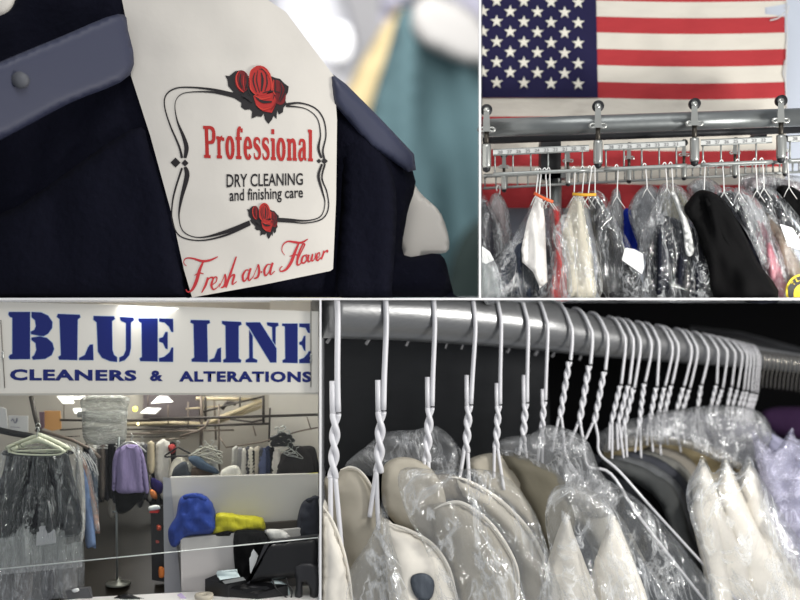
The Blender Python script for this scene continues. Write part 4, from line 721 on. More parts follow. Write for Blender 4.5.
for x, y, w, h_, D, lb in ((38, 434, 66, 13, 4.16, 'larger ivory plastic hanger above the black skirt'), (37, 438, 58, 12, 4.12, 'smaller ivory plastic hanger in front above the black skirt')):
    r = thing('coat_hanger', lb, 'hanger', P(x, y+h_, D)); k = 1/F*D
    b = B(); b.puff([(x-2, y), (x+3, y-1), (x+w*.36, y+h_*.62), (x+w*.5, y+h_+1), (x+w*.44, y+h_+3), (x+w*.25, y+h_*.8), (x, y+h_*.42), (x-w*.3, y+h_*.85), (x-w*.46, y+h_+3), (x-w*.5, y+h_), (x-w*.34, y+h_*.6)], D, .02, 2.5, None, R=2.5); part(r, 'shoulders', b, iv)
    b = B(); b.tube([P(p[0], p[1], D-.01) for p in catmull([(x-w*.46, y+h_+2), (x-w*.3, y+h_+4), (x+w*.1, y+h_+5), (x+w*.4, y+h_+4), (x+w*.43, y+h_), (x+w*.1, y+h_), (x-w*.4, y+h_+1)], 4)], .9*k, 6); part(r, 'trouser_bar', b, iv)
    b = B(); b.tube([P(p[0], p[1], D) for p in catmull([(x, y), (x, y-5), (x+2.5, y-8), (x, y-11), (x-2, y-9)], 4)], .5*k, 6); part(r, 'hook', b, bsteel)
for k, (x, w, c_, lb) in enumerate(((5, 14, (74, 70, 66), 'brown grey trousers dimly seen under the skirt plastic, leftmost'), (24, 15, (96, 90, 84), 'beige grey trousers dimly seen under the skirt plastic'), (48, 12, (44, 42, 44), 'dark trousers dimly seen under the skirt plastic, middle'), (68, 16, (110, 108, 104), 'pale trousers dimly seen under the skirt plastic, rightmost'))):
    b = B(); b.puff([(x-w/2, 530), (x+w/2, 530), (x+w/2, 597), (x-w/2, 597)], 4.36, .03, 3.5, drape(.12, .01, .03, k), R=5); single('trousers', b, gc('tr%d' % k, c_), lb, 'trousers')
for k in range(7): line('wire_hanger', [(66+k*3.6, 443+k*1.8), (68+k*3.6, 446+k*1.8), (74+k*3.6, 452+k*2.2), (79+k*3.3, 461+k*2.4)], .45, 4.3+k*.03, wire, 'pale wire hanger over the row of bagged shirts left of the sweater', 'hanger', 'wire hangers over the bagged shirts')
for k in range(6): coathanger(94+k*9.5, 441+(k % 2)*2, 13, 5, 4.86, wire, 'white hanger on the crowded back rack', 'hangers on the crowded back rack', .4, .1*(k % 3-1), 6)
# white partition and what lies on it
pw_ = mat('partition_laminate', (196, 192, 187), .45, vary=.02, bscale=3); pe = mat('partition_shade', (160, 160, 164), .5)  # end panel is a darker copy of the laminate, its shade put into colour
pt_ = thing('partition', 'tall off-white partition panel behind the blue and yellow bags', 'partition', P(240, 592, 4.45))
b = B(); b.slab([(170, 477.5), (318, 474), (318, 592), (181, 592)], 4.46, 4.49); part(pt_, 'panel', b, pw_)
b = B(); b.hexa(Q([(163, 477), (170.5, 478), (181.5, 593), (164.5, 593)], 4.43), Q([(163, 477), (170.5, 478), (181.5, 593), (164.5, 593)], 4.46)); part(pt_, 'end_panel', b, pe, 'narrow end panel with its shade painted grey')
bn = thing('storage_bin', 'low white panelled bin in front of the partition', 'bin', P(208, 592, 4.24))
b = B(); b.slab([(180.5, 538.5), (235, 533), (236, 593), (181.5, 593)], 4.24, 4.26); part(bn, 'front_panel', b, mat('bin_laminate', (188, 184, 182), .45))
b = B(); b.slab([(265, 531.5), (303.5, 528), (304.5, 545), (267, 548)], 4.27, 4.29); part(bn, 'side_panel', b, mat('bin_laminate', (188, 184, 182), .45))
b = B(); b.slab([(262, 523.5), (300, 520.5), (300, 530), (264, 532)], 4.38, 4.40); single('shelf_gap', b, mat('shadow_brown', (60, 52, 44), .7), 'dark brown slab for the shaded gap at the foot of the partition right of the yellow bag', 'painted shade')  # dark slab puts the shade of an open gap into colour
def bag(nm, label, body, D, th, m, fold, neck=None, R=10):
    r = thing(nm, label, 'bag', P(sum(p[0] for p in body)/len(body), max(p[1] for p in body), D)); b = B(); b.puff(body, D, th, 3, fold, R=R); part(r, 'body', b, m)
    if neck: b = B(); b.puff(neck, D-th*.7, .03, 2.5, None, R=3); part(r, 'gathered_neck', b, m)
    return r
bag('laundry_bag', 'stuffed royal blue laundry bag leaning on the white partition', [(181, 497), (188, 494), (200, 494.5), (210, 502), (215, 514), (217, 526), (212, 534), (200, 536), (188, 537), (176, 547), (170, 544), (168, 532), (171, 524), (176, 516), (178, 504)], 4.32, .16, cloth('royal_nylon', (40, 64, 142), .15, .4, 14, .5), drape(.09, .09, .07, 4), [(184, 495), (196, 493), (206, 498), (205, 501), (192, 499), (184, 499)])
bag('laundry_bag', 'yellow laundry bag lying beside the blue bag', [(216, 514), (226, 513), (245, 515.5), (260, 517), (265, 523), (264, 531), (250, 531), (236, 533), (224, 535), (213, 536), (212, 526)], 4.34, .12, cloth('yellow_nylon', (190, 182, 44), .15, .4, 14, .5), drape(.06, .16, .06, 7), R=8)
bag('backpack', 'dark navy grey backpack at the right edge before the partition', [(318, 498), (308, 499), (302, 503), (298, 515), (297, 528), (299, 540), (318, 541)], 4.34, .10, cloth('dark_nylon', (38, 40, 50), .2, .3, 14, .6), drape(.1, .1, .05, 9), [(306, 499), (318, 496), (318, 500), (308, 502)])
b = B(); b.puff([(234, 534), (246, 530), (262, 531), (268, 537), (270, 546), (262, 560), (256, 590), (240, 588), (235, 570)], 4.22, .07, 3, drape(.12, .05, .05, 3), R=8); single('garment', b, black, 'black garment thrown over the bin between bin panels', 'garment')
b = B(); b.puff([(214, 534), (226, 531), (235, 533), (235, 536), (220, 538), (212, 537)], 4.26, .03, 2.5, None, R=3); single('garment', b, black, 'strip of black cloth under the yellow bag on the bin edge', 'garment')
b = B(); b.puff([(265, 530), (277, 529), (286, 532), (292, 540), (286, 543), (272, 541), (268, 536)], 4.20, .04, 3, drape(.15, .1, .03, 3), R=4); single('cloth', b, cloth('white_cloth', (226, 222, 218)), 'white crumpled cloth behind the monitor', 'cloth')
b = B(); b.sheet([(252, 547), (258, 556), (252, 576), (250, 572), (249, 552)], 4.14, .01, 4); single('paper_slip', b, pw, 'narrow white paper slip against the black garment left of the monitor', 'paper')
# dark rack end with orange bits left of partition
r = thing('supply_rack', 'narrow black rack with orange packets left of the white partition', 'rack', P(156, 580, 4.4))
b = B(); b.slab([(150.5, 508), (163, 506), (164.5, 582), (152, 580)], 4.46, 4.50); part(r, 'panel', b, mat('rack_black', (22, 20, 22), .6))
b = B(); b.puff([(149, 506.5), (158, 505), (160, 509), (150, 511)], 4.42, .02, 2, None, R=2); part(r, 'top_paper', b, pw)
b = B(); b.slab([(149.5, 511), (158, 511), (158, 513), (149.5, 513)], 4.41, 4.44); part(r, 'red_label', b, mat('red_label', (190, 40, 36), .6))
for x, y, w, h_, c_ in ((157, 525, 4, 5, (200, 80, 50)), (159, 567, 5, 10, (214, 120, 50)), (156, 540, 3, 3, (150, 60, 50))):
    b = B(); b.puff([(x, y), (x+w, y+1), (x+w, y+h_), (x, y+h_)], 4.43, .02, 2, None, R=2); part(r, 'packet', b, mat('packet%d' % y, c_, .5))
b = B(); b.puff([(150, 489), (156, 492), (157, 499), (151, 497)], 4.55, .02, 2, None, R=2); single('packet', b, mat('orange_bag', (206, 120, 60), .6), 'small orange bundle right of the sweater sleeve', 'bundle')
b = B(); b.puff([(151, 478), (158, 480), (163, 485), (161, 494), (152, 490)], 4.6, .02, 2.5, None, R=3); single('garment', b, cloth('indigo', (44, 36, 92)), 'small indigo cloth right of the sweater sleeve', 'garment')
# counter things: monitor and printers
bp = mat('black_plastic', (20, 20, 22), .32, 0, .02, 200, .5); gp = mat('dark_grey_plastic', (44, 44, 47), .4)
mo = thing('pos_monitor', 'black touchscreen monitor seen from behind, leaning at the lower right', 'monitor', P(290, 597, 4.12))
b = B(); b.puff([(266, 546), (271, 541.5), (318, 536), (318, 573), (300, 577), (252, 583.5), (247, 583), (252, 572)], 4.16, .09, 3, None, R=9, curve=False); part(mo, 'housing', b, bp)
b = B(); b.slab([(271, 541), (318, 535.5), (318, 539), (264, 545), (249, 584), (246.5, 583)], 4.10, 4.13); part(mo, 'bezel', b, gp, 'dark grey bezel edge')
b = B(); b.puff([(294, 566), (310, 562), (318, 570), (318, 598), (311, 599), (309, 587), (303, 584), (302, 599), (295, 599), (296, 582)], 4.09, .04, 3, None, R=3); part(mo, 'stand', b, gp)
b = B()
for pts in ([(272, 579), (276, 588), (282, 594), (290, 600)], [(286, 578), (288, 585), (292, 590), (291, 599)]): b.tube([P(x, y, 4.07) for x, y in catmull(pts, 5)], .8/F*4.07, 6)
part(mo, 'cable', b, bp)
def printer(label, tl, w, dy, hgt, D, slot=True, nm='receipt_printer'):
    x, y = tl; r = thing(nm, label, 'printer', P(x+w/2, min(599, y+hgt), D))
    top = [(x, y), (x+w*.55, y-dy), (x+w, y-dy+4), (x+w*.5, y+7)]
    f = [P(x, y, D+.03), P(x+w*.5, y+6, D-.03), P(x+w*.5, min(601, y+hgt+4), D-.03), P(x, min(600, y+hgt), D+.03)]
    k = [P(x+w*.45, y-dy, D+.11), P(x+w, y-dy+4, D+.07), P(x+w, min(600, y+hgt-3), D+.07), P(x+w*.45, min(598, y+hgt-5), D+.11)]
    b = B(); b.hexa([f[0], k[0], k[1], f[1]], [f[3], k[3], k[2], f[2]]); part(r, 'body', b, bp)
    if slot:
        m_ = lambda u, v: f[0].lerp(k[0], v).lerp(f[1].lerp(k[1], v), u)+Vector((0, -.004, .003))
        b = B(); b.add([m_(.35, .35), m_(.9, .35), m_(.9, .55), m_(.35, .55)], [[0, 1, 2, 3]], 0, False); part(r, 'paper_slot', b, gp)
    return r
p1 = printer('black receipt printer with curling paper, left of the monitor', (205, 579), 46, 8, 24, 4.10)
b = B(); b.tube([P(217.5, 574, 4.115), P(237, 572.5, 4.115)], 3.2/F*4.1, 16); b.sheet([(216, 573), (236, 570), (240, 577), (220, 580)], 4.08, .003, 3, 0, lambda x, y: .02*math.sin((y-570)*.4)); part(p1, 'receipt_paper', b, mat('receipt_paper', (206, 222, 222), .6))
b = B(); b.hexa(Q([(222, 581), (243, 577), (246, 580), (225, 584)], 4.06), Q([(222, 581), (243, 577), (246, 580), (225, 584)], 4.075)); part(p1, 'tear_bar', b, bsteel)
p2 = printer('larger black label printer directly in front of the monitor', (228, 588), 60, 7, 20, 4.05)
b = B(); b.hexa(Q([(241, 590), (266, 586), (270, 588), (246, 593)], 4.015), Q([(241, 590), (266, 586), (270, 588), (246, 593)], 4.02)); part(p2, 'display_window', b, mat('glossy_black', (6, 6, 8), .1))
b = B(); b.puff([(270, 583), (278, 580), (288, 586), (290, 598), (280, 598)], 4.16, .03, 2.5, None, R=3); single('receipt_paper', b, mat('receipt_paper', (206, 222, 222), .6), 'crumpled pale blue receipt paper below the monitor', 'paper')
cr = thing('card_reader', 'small grey card reader box at the left end of the counter', 'card reader', P(78, 598, 4.05))
b = B(); b.hexa(Q([(65, 591), (88, 588), (92, 598), (68, 599.5)], 4.04), Q([(71, 588), (91, 586.5), (93, 597), (70, 598)], 4.09)); part(cr, 'body', b, mat('reader_grey', (84, 84, 86), .5))
b = B(); b.puff([(72, 590), (78, 588), (79, 591), (74, 592.5)], 4.02, .008, 1.5, None, R=1.5); part(cr, 'white_tab', b, pw)
b = B(); b.puff([(117, 596), (128, 594), (138, 597), (146, 599.5), (116, 599.5)], 4.04, .03, 2.5, drape(.4, .4, .02, 2), R=3); single('glove', b, bp, 'small black crumpled object at the bottom edge of the counter', 'glove')
b = B(); b.lathe(P(204, 599.5, 4.05), [(.036, 0), (.038, .018), (.036, .022), (.014, .022), (.012, .006)], 20); single('tape_roll', b, mat('tape_cream', (196, 188, 170), .5), 'roll of cream tape on the counter left of the receipt printer', 'tape roll')
b = B(); b.sheet([(177, 595), (181, 593), (187, 599), (182, 599.5)], 4.04, .004, 2); single('lilac_slip', b, mat('lilac_paper', (196, 180, 214), .6), 'pale lilac slip on the counter left of the tape roll', 'slip')
P = P_full
# ================================================================ lower right bay: close row of white wire hangers
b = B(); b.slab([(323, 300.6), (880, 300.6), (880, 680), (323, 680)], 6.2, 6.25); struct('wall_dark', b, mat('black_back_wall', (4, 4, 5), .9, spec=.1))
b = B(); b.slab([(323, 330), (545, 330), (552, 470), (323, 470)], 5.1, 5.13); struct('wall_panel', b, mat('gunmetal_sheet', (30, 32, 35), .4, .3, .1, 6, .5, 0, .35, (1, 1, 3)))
line('black_duct', [(690, 338), (740, 344), (800, 360)], 12, 5.6, mat('duct_black', (24, 24, 26), .4, .3), 'dark round duct in the gloom above the far end of the rail', 'duct', None, 20)
KX = [322, 400, 450, 500, 545, 560, 600, 650, 700, 745, 800]; KY = [308, 311, 315, 320, 326, 330, 337, 343, 349.5, 356, 363]; KR = [30, 29.5, 28.5, 27, 25, 23, 20, 17.5, 15, 11.5, 9]
def ip(x, T_):
    for i in range(len(KX)-1):
        if x <= KX[i+1] or i == len(KX)-2: return T_[i]+(T_[i+1]-T_[i])*(x-KX[i])/(KX[i+1]-KX[i])
PD = lambda x: 4.16+(x-320)/480*.95
top_z = CZ-.0015
def clampz(b):
    for v in b.v:
        if v.z > top_z: v.z = top_z
b = B(); b.tube([P(x, ip(x, KY), PD(x)) for x in range(322, 842, 10)], [ip(x, KR)/F*PD(x) for x in range(322, 842, 10)], 40); clampz(b)
single('hanging_rail', b, mat('brushed_pipe', (132, 133, 134), .32, .7, .04, 30, vary=.08, stretch=(.3, 3, 3)), 'thick brushed metal rail crossing the row of white wire hangers', 'rail')
ww = mat('coated_wire', (218, 218, 222), .32, 0, 0, spec=.6)
# x where the hook tops the rail, x at front, stub top y (0: none), twist x/y top, twist x/y bottom, wire radius px, legs
HG = [(334, 337.5, 381, 335.5, 414, 333, 478, 2.9, ((-2, 528), (10, 566))), (383, 386, 380, 381, 412, 378.5, 472, 2.8, ((-9, 517), (0, 530))), (431, 434.5, 377, 430, 408, 426.5, 462, 2.4, ((-8, 500), (4, 530))),
      (469, 475, 375, 469, 406, 466, 452, 2.2, ((-9, 494), (4, 508))), (491, 501, 383, 498.5, 406, 496, 448, 1.9, ((-2, 478), (8, 490))), (515, 528, 375, 525.5, 404, 523, 442, 1.9, ((-8, 477), (7, 486))), (533, 547.5, 389, 544, 402, 541, 444, 1.7, ((-4, 470), (1, 473))),
      (556, 572, 0, 569, 362, 560, 418, 1.7, ((-8, 452), (6, 456))), (574, 592, 0, 589, 366, 579, 425, 1.7, ((-10, 445), (9, 466))), (590, 607.5, 0, 604, 372, 594, 424, 1.6, ((-9, 440), (7, 452))),
      (608, 625, 0, 620, 386, 611, 424, 1.4, ((-2, 450), (1, 462))), (616, 633, 0, 628, 386, 618, 424, 1.4, ((0, 450), (6, 460))), (624, 640, 388, 633, 390, 624, 426, 1.4, ((-4, 448), (3, 458))), (636, 651, 385, 644, 384, 639, 426, 1.3, ((-4, 452), (2, 458))),
      (644, 659, 0, 656, 388, 649, 424, 1.3, ((-2, 445), (4, 452))), (656, 672, 0, 664, 388, 657, 422, 1.2, ((-2, 440), (4, 455))), (661, 678, 0, 671, 386, 663, 420, 1.2, ((0, 440), (5, 445))), (675, 691, 0, 683, 388, 674, 420, 1.2, ((2, 440), (7, 452))),
      (682, 697, 0, 689, 390, 680, 419, 1.1, ((0, 430), (5, 443))), (692, 708, 0, 701, 386, 697, 412, 1.1, ((-3, 430), (3, 440))), (702, 718, 0, 716, 386, 710, 410, 1.0, ((-2, 428), (3, 432))), (708, 727, 0, 722, 390, 716, 408, 1.0, ((0, 425), (3, 430))),
      (717, 735, 0, 731, 388, 727, 408, .95, ((-2, 420), (2, 425))), (724, 742, 0, 737, 390, 732, 408, .95, ((0, 420), (3, 425))), (731, 747, 0, 743, 392, 738, 408, .9, ((0, 420), (2, 424))), (737, 750.5, 0, 747, 392, 742, 409, .85, ((0, 420), (2, 423))), (742, 754, 0, 751, 394, 746, 410, .8, ((0, 420), (2, 423))), (747, 757.5, 0, 754, 394, 749, 410, .75, ((0, 419), (2, 422))), (751, 760, 0, 757, 395, 752, 410, .7, ((0, 418), (2, 421)))]
pos_l = ['first white wire hanger from the left, nearest and thickest', 'second white wire hanger from the left, hook end stub left of its twist', 'third white wire hanger from the left over the film peak', 'fourth white wire hanger from the left', 'fifth white wire hanger from the left', 'sixth white wire hanger from the left, legs spread wide', 'seventh white wire hanger from the left, close to the eighth',
         'eighth white wire hanger from the left, first with an angled twist', 'ninth white wire hanger, its long shoulder wire runs down to the right', 'tenth white wire hanger, long shoulder wire above the dark garments']
for i, (xt, xf, ys_, ax, ay, bx, by, r, legs) in enumerate(HG):
    D = PD(xt); cy = ip(xt, KY); rp = ip(xt, KR); rm = rp/F*D; wr = r/F*D
    lb = pos_l[i] if i < 10 else 'white wire hanger in the dense middle of the rail' if i < 19 else 'small white wire hanger packed near the far end of the rail'
    t = thing('wire_hanger', lb, 'hanger', P(bx, by, D-rm), None if i < 10 else 'dense white hangers in the middle' if i < 19 else 'small white hangers at the far end')
    pts = []
    for k in range(15):
        a = -1.25+2.25*k/14          # -1 behind the pipe, 0 over its top, 1 in front
        yy = cy-(rp+r*1.1)*math.cos(a*PI/2); dd = D-(rm+wr*1.2)*math.sin(a*PI/2)
        xx = xt+(xf-xt)*max(0, a)**.8-8*r/2.8*abs(min(0, a))
        pts.append(P(xx, yy, dd))
    df = D-rm-wr*1.3
    pts += [P(xf+.1*r, cy+rp*.6, df), P(xf*.5+ax*.5+.3*r, (cy+rp+ay)/2-2, df), P(ax+.9*r, ay-2, df)]
    b = B(); b.tube([Vector(p) for p in catmull([tuple(p) for p in pts], 3)], wr, 9)
    clampz(b); part(t, 'hook', b, ww)
    n = max(3.0, (by-ay)/(r*7.2)); b = B()
    for ph in (0, PI):
        pp = []
        for k in range(41):
            u = k/40; a = ph+u*n*PI; pp.append(P(ax+(bx-ax)*u+r*.95*math.cos(a), ay+(by-ay)*u, df)+Vector((0, math.sin(a)*wr*.95, 0)))
        b.tube(pp, wr, 8)
    part(t, 'twisted_neck', b, ww)
    if ys_:
        b = B(); b.tube([P(ax-r*1.1, ys_, df-.0*wr), P(ax-r*1.05, (ys_+ay)/2, df), P(ax-r*.9, ay+2, df)], wr*.98, 9); part(t, 'wire_stub', b, ww)
    for dx, ly in legs:
        b = B()
        q = [(bx+(.8 if dx > 0 else -.8)*r, by-1), (bx+dx*.45+(.5*r if dx > 0 else -.5*r), by+(ly-by)*.45), (bx+dx, ly)]
        if i == 8 and dx > 0: q += [(611, 474), (641, 519), (707, 604)]
        if i == 9 and dx > 0: q = q[:2]+[(600, 454), (620, 472), (659, 516), (740, 604)]
        if i == 7 and dx > 0: q += [(576, 472), (597, 500)]
        q = [p for p in q]
        b.tube([Vector(p) for p in catmull([tuple(P(x, y, df-.04*(j > 2)-.02*(j > 3)-(.02 if i == 9 else 0))) for j, (x, y) in enumerate(q)], 5)], wr*.82, 8); part(t, 'shoulder_wire', b, ww)
# chrome hangers far end
ch = mat('chrome_wire', (150, 146, 138), .18, .95)
for k in range(11):
    x = 762+k*4.2; D = PD(x)-.06; cy = ip(x, KY)+3; b = B()
    b.tube([Vector(p) for p in catmull([tuple(P(x-3, cy+6, D+.06)), tuple(P(x-3, cy-6, D+.05)), tuple(P(x-1, cy-10, D)), tuple(P(x+2.5, cy-5, D-.03)), tuple(P(x+3, cy+4, D-.03)), tuple(P(x+1, cy+14, D-.02)), tuple(P(x, cy+26, D))], 4)], .8/F*D, 6)
    single('chrome_hanger', b, ch, 'dim chrome hook crowded at the far right end of the rail', 'hanger', 'chrome hooks at the far right')
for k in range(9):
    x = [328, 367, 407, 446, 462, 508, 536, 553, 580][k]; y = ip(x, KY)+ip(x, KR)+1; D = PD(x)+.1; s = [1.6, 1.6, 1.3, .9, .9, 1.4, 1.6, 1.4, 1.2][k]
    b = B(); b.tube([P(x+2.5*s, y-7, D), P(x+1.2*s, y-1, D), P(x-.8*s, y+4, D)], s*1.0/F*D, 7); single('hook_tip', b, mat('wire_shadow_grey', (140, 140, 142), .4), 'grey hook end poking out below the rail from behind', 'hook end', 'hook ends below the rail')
# garments under film
cf = film('collar_film', haze=.04, shine=.4, scale=3.5, streak=.36, stretch=(1.6, 1.6, .8), rough=.1)
mf = film('milk_film', haze=.16, shine=.4, scale=3.5, streak=.38, tint=(196, 198, 200), stretch=(1.6, 1.6, .8), rough=.15)
wc = lambda n, c, v=.06: cloth('p4_'+n, c, v, .2, 6, .8, (1, 1, 1))
white_c = wc('cream', (232, 227, 216)); gre = wc('half_shade', (176, 170, 156)); grd = wc('shade', (128, 122, 110))  # darker copies of the cream put collar shading into the colour
def shirt4(label, pl, D, m, th=.10, R=16, fold=None, more=(), cat='shirt', nm='shirt', step=6, curve=True):
    r = thing(nm, label, cat, P(sum(p[0] for p in pl)/len(pl), max(p[1] for p in pl), D)); b = B(); b.puff(pl, D, th, step, fold or drape(.02, .02, .04, D*7), R=R, curve=curve); part(r, 'body', b, m)
    for pn, p2, dd, m2, th2, lb2 in more:
        b = B(); b.puff(p2, D-dd, th2, 4, drape(.04, .04, .012, D*3), R=7, curve=pn != 'collar_point'); part(r, pn, b, m2, lb2)
    return r
def rim(pts, D, r=1.6):
    return pts, D, r
def shirt_r(label, pl, D, m, th, R, rims, more=()):
    r = shirt4(label, pl, D, m, th, R, more=more)
    for pts, rr in rims:
        b = B(); q = catmull(pts, 5); n = len(q); b.tube([P(x, y, D-th*.55) for x, y in q], [rr/F*D*min(1, .25+3*min(k, n-1-k)/n) for k in range(n)], 8); part(r, 'collar_edge', b, white_c, 'pale folded collar edge')
    return r
shirt_r('cream shirt whose edge fills the lower left corner', [(323, 506), (332, 520), (343, 550), (350, 580), (354, 640), (323, 640)], 4.06, white_c, .06, 10, [([(323, 506), (333, 522), (344, 552), (350, 582), (353, 605)], 1.4)])
shirt_r('shirt with a wide collar painted in half shade behind the first two hangers', [(336, 476), (342, 469), (356, 468), (370, 482), (384, 515), (400, 545), (405, 640), (350, 640), (345, 560), (330, 520), (324, 480)], 4.26, gre, .10, 20, [([(340, 470), (350, 467), (360, 471), (370, 484), (378, 505)], 1.2)])
shirt_r('shirt with tall collar loop between the second and third hangers', [(384, 522), (397, 526), (420, 535), (438, 549), (450, 570), (459, 602), (462, 640), (398, 640), (388, 580)], 4.10, white_c, .08, 20, [([(384, 522), (408, 530), (433, 545), (449, 569), (458, 602)], 1.8)],
       more=[('collar', [(383, 505), (382, 476), (386, 463), (400, 457), (418, 460), (434, 472), (446, 500), (440, 545), (420, 535), (397, 525)], -.14, gre, .04, 'inside of the collar, shade painted grey beige'), ('dark_label', [(411, 577), (424, 573), (434, 581), (432, 597), (422, 602), (413, 592)], .09, cloth('label_slate', (86, 92, 100)), .01, 'dark slate label')])
shirt_r('shirt with rounded arching collar under the fourth hanger', [(432, 508), (446, 502), (464, 504), (488, 521), (507, 547), (518, 572), (518, 640), (466, 640), (458, 595), (448, 565), (436, 545)], 4.18, gre, .10, 26, [([(434, 509), (448, 503), (464, 504), (488, 521), (507, 547), (518, 573), (518, 602)], 2.0), ([(447, 530), (462, 530), (480, 545), (494, 570), (500, 602)], .8)],
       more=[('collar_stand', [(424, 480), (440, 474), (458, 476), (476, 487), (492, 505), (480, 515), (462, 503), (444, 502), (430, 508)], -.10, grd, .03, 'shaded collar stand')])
shirt_r('shirt with arching collar below the fifth and sixth hangers', [(449, 477), (463, 478), (480, 487), (501, 501), (525, 525), (540, 550), (549, 580), (552, 640), (520, 640), (519, 570), (505, 540), (484, 515), (462, 500)], 4.30, wc('linen', (198, 192, 178)), .10, 18, [([(449, 477), (463, 479), (480, 487), (501, 501), (525, 525), (540, 550), (548, 577), (550, 604)], 1.8)],
       more=[('collar_stand', [(468, 462), (484, 454), (502, 454), (524, 463), (545, 490), (560, 530), (552, 560), (540, 548), (524, 524), (500, 500), (478, 485)], -.12, gre, .05, 'collar stand with shade painted beige')])
shirt4('olive grey garment wrapped in film behind the arching collars', [(500, 454), (530, 458), (560, 475), (575, 510), (570, 560), (548, 570), (535, 530), (518, 490)], 4.42, wc('olive', (96, 92, 80)), .08, 14)
shirt4('white shirt with first sharp collar point, lower middle left', [(566, 514), (574, 534), (584, 560), (594, 590), (600, 640), (540, 640), (544, 580), (552, 548)], 4.20, white_c, .07, 12, more=[('collar_point', [(566, 512), (576, 540), (584, 572), (596, 640), (548, 640), (546, 580), (556, 545)], .07, white_c, .03, None)])
shirt4('white shirt with second sharp collar point, lower middle', [(613, 516), (622, 532), (634, 562), (648, 600), (654, 640), (598, 640), (590, 590), (598, 552)], 4.27, white_c, .07, 12, more=[('collar_point', [(613, 514), (624, 540), (640, 590), (648, 640), (606, 640), (594, 562), (604, 538)], .07, white_c, .03, None)])
shirt4('grey collar stand sweeping behind the two sharp collar points', [(545, 486), (562, 480), (585, 487), (606, 502), (622, 530), (636, 570), (600, 575), (590, 545), (575, 525), (560, 520), (548, 540), (540, 520)], 4.46, wc('fog', (150, 148, 140)), .08, 14)
dkg = cloth('p4_dark', (26, 28, 32), .3, .3, 10)
shirt4('dark charcoal garment under the two long shoulder wires', [(556, 452), (590, 452), (620, 470), (655, 505), (700, 560), (745, 640), (640, 640), (628, 575), (612, 510), (585, 488), (558, 478)], 4.66, dkg, .06, 14, fold=drape(.05, .03, .06, 2), nm='jacket', cat='jacket')
for k, (dx, dy, c_) in enumerate(((0, 0, (70, 72, 72)), (10, -3, (88, 90, 92)), (21, -7, (58, 60, 66)), (33, -8, (104, 104, 100)), (44, -12, (120, 116, 108)))):
    shirt4('%s garment in the layered stack right of the long shoulder wires' % ['slate grey', 'steel grey', 'dark blue grey', 'warm grey', 'taupe'][k], [(606+dx, 458+dy), (640+dx, 466+dy), (668+dx*.8, 482+dy*.5), (680+dx*.6, 500+dy*.3), (700+dx*.5, 560), (728+dx*.4, 640), (712+dx*.4, 640), (676+dx*.5, 560), (662+dx*.6, 508), (640+dx*.8, 486), (604+dx, 468+dy)], 4.62+k*.05, wc('stk%d' % k, c_, .2), .05, 7, nm='garment', cat='garment', step=5)
shirt4('pale tan garment under shiny film below the dense hangers', [(608, 442), (640, 436), (680, 438), (720, 450), (745, 470), (750, 500), (700, 500), (672, 482), (640, 468), (606, 458)], 4.90, wc('tan', (150, 138, 108), .2), .06, 14, fold=drape(.02, .08, .05, 6), nm='garment', cat='garment')
shirt4('blue grey garment under film near the far end of the rail', [(640, 420), (690, 412), (740, 418), (772, 430), (790, 460), (760, 470), (730, 452), (690, 440), (650, 438)], 5.02, wc('bluegrey', (112, 112, 124), .2), .06, 12, fold=drape(.02, .08, .05, 8), nm='garment', cat='garment')
shirt4('cream shirt with creased front and first point of the right hand group', [(702, 494), (712, 505), (722, 540), (740, 640), (716, 640), (704, 575), (695, 535), (690, 512)], 4.52, white_c, .06, 9)
shirt4('cream shirt with tall collar point at the left of the right hand group', [(699, 466), (703, 459), (711, 474), (722, 505), (742, 550), (770, 640), (722, 640), (712, 580), (700, 530), (693, 500), (692, 480)], 4.60, white_c, .09, 10, curve=False)
shirt4('cream shirt with tall collar point at the middle of the right hand group', [(722, 468), (726, 458), (734, 474), (750, 510), (775, 560), (805, 640), (758, 640), (740, 570), (722, 520), (715, 490)], 4.67, white_c, .09, 10, curve=False)
shirt4('cream shirt with tall collar point at the right of the right hand group', [(744, 468), (748.5, 458), (757, 472), (768, 500), (790, 540), (830, 600), (830, 640), (790, 640), (765, 560), (745, 515), (737, 488)], 4.74, white_c, .09, 10, curve=False)
shirt4('lilac tinted shirt in crumpled film at the right edge', [(756, 436), (768, 432), (785, 440), (800, 445), (840, 460), (840, 600), (800, 560), (775, 510), (760, 475)], 4.82, wc('lilac', (172, 172, 196), .1), .10, 14, fold=drape(.05, .05, .09, 8))
shirt4('dark purple garment in the gloom at the far right of the rail', [(760, 412), (790, 406), (840, 412), (840, 440), (790, 440), (765, 430)], 5.06, cloth('plum', (44, 26, 52)), .05, 10, nm='garment', cat='garment')
def sheetbag(label, pl, D, m, fold, th=.05, R=12, step=5):
    b = B(); b.puff(pl, D, th, step, fold, R=R, back=.2); return single('plastic_film', b, m, label, 'plastic film')
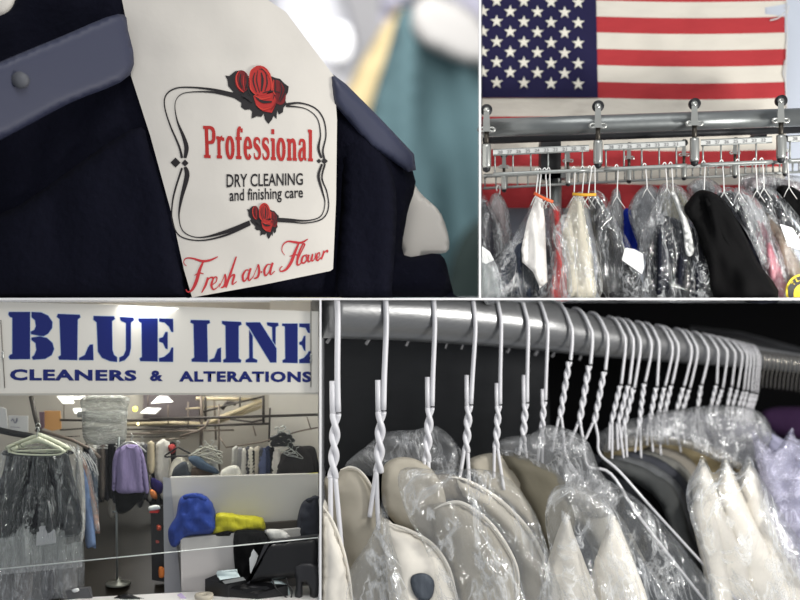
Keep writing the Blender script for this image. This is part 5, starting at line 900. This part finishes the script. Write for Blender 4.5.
sheetbag('clear film peak gathered around the second hanger neck', [(383, 494), (386, 500), (392, 540), (405, 580), (415, 640), (335, 640), (345, 580), (366, 545), (378, 520)], 4.03, cf, fan(383, 470, 9, .05, 2))
sheetbag('crumpled film standing behind the third hanger neck', [(345, 466), (368, 445), (386, 432), (414, 430), (436, 426), (454, 440), (462, 458), (450, 490), (420, 500), (400, 470), (372, 476)], 4.36, mf, drape(.04, .04, .07, 4))
sheetbag('clear film draped over the arching collars, middle left', [(400, 470), (440, 470), (490, 470), (520, 490), (545, 540), (560, 640), (450, 640), (430, 560), (405, 510)], 4.03, cf, fan(430, 440, 8, .06, 5))
sheetbag('crumpled film between the sixth and eighth hangers', [(500, 440), (530, 434), (550, 425), (585, 438), (600, 470), (620, 500), (600, 520), (565, 500), (530, 480), (505, 465)], 4.40, mf, drape(.05, .05, .06, 7))
sheetbag('clear film over the two sharp collar points', [(556, 486), (590, 490), (620, 515), (645, 560), (690, 640), (545, 640), (550, 560), (545, 515)], 4.08, cf, fan(560, 450, 8, .06, 8))
sheetbag('clear film over the dark charcoal garment', [(560, 470), (600, 476), (650, 510), (700, 570), (750, 640), (690, 640), (640, 570), (600, 510)], 4.48, cf, drape(.05, .05, .05, 9))
sheetbag('shiny film over the pale tan garment', [(600, 432), (650, 414), (720, 405), (760, 412), (772, 440), (750, 470), (720, 462), (680, 446), (640, 446), (604, 452)], 4.72, mf, drape(.03, .07, .06, 1))
sheetbag('clear film over the cream shirts of the right hand group', [(687, 486), (697, 466), (703, 455), (712, 472), (719, 468), (726, 454), (735, 472), (742, 468), (749, 454), (760, 476), (800, 540), (850, 600), (850, 640), (730, 640), (705, 560), (688, 510)], 4.36, cf, fan(720, 430, 8, .06, 3))
sheetbag('crumpled lilac white film peaks at the right edge', [(752, 432), (762, 440), (776, 450), (792, 428), (800, 440), (845, 430), (845, 610), (800, 580), (775, 530), (760, 480)], 4.62, film('lilac_film', haze=.22, shine=.3, scale=6, streak=.4, tint=(206, 206, 226), stretch=(1.6, 1.6, 1)), drape(.06, .06, .08, 2))
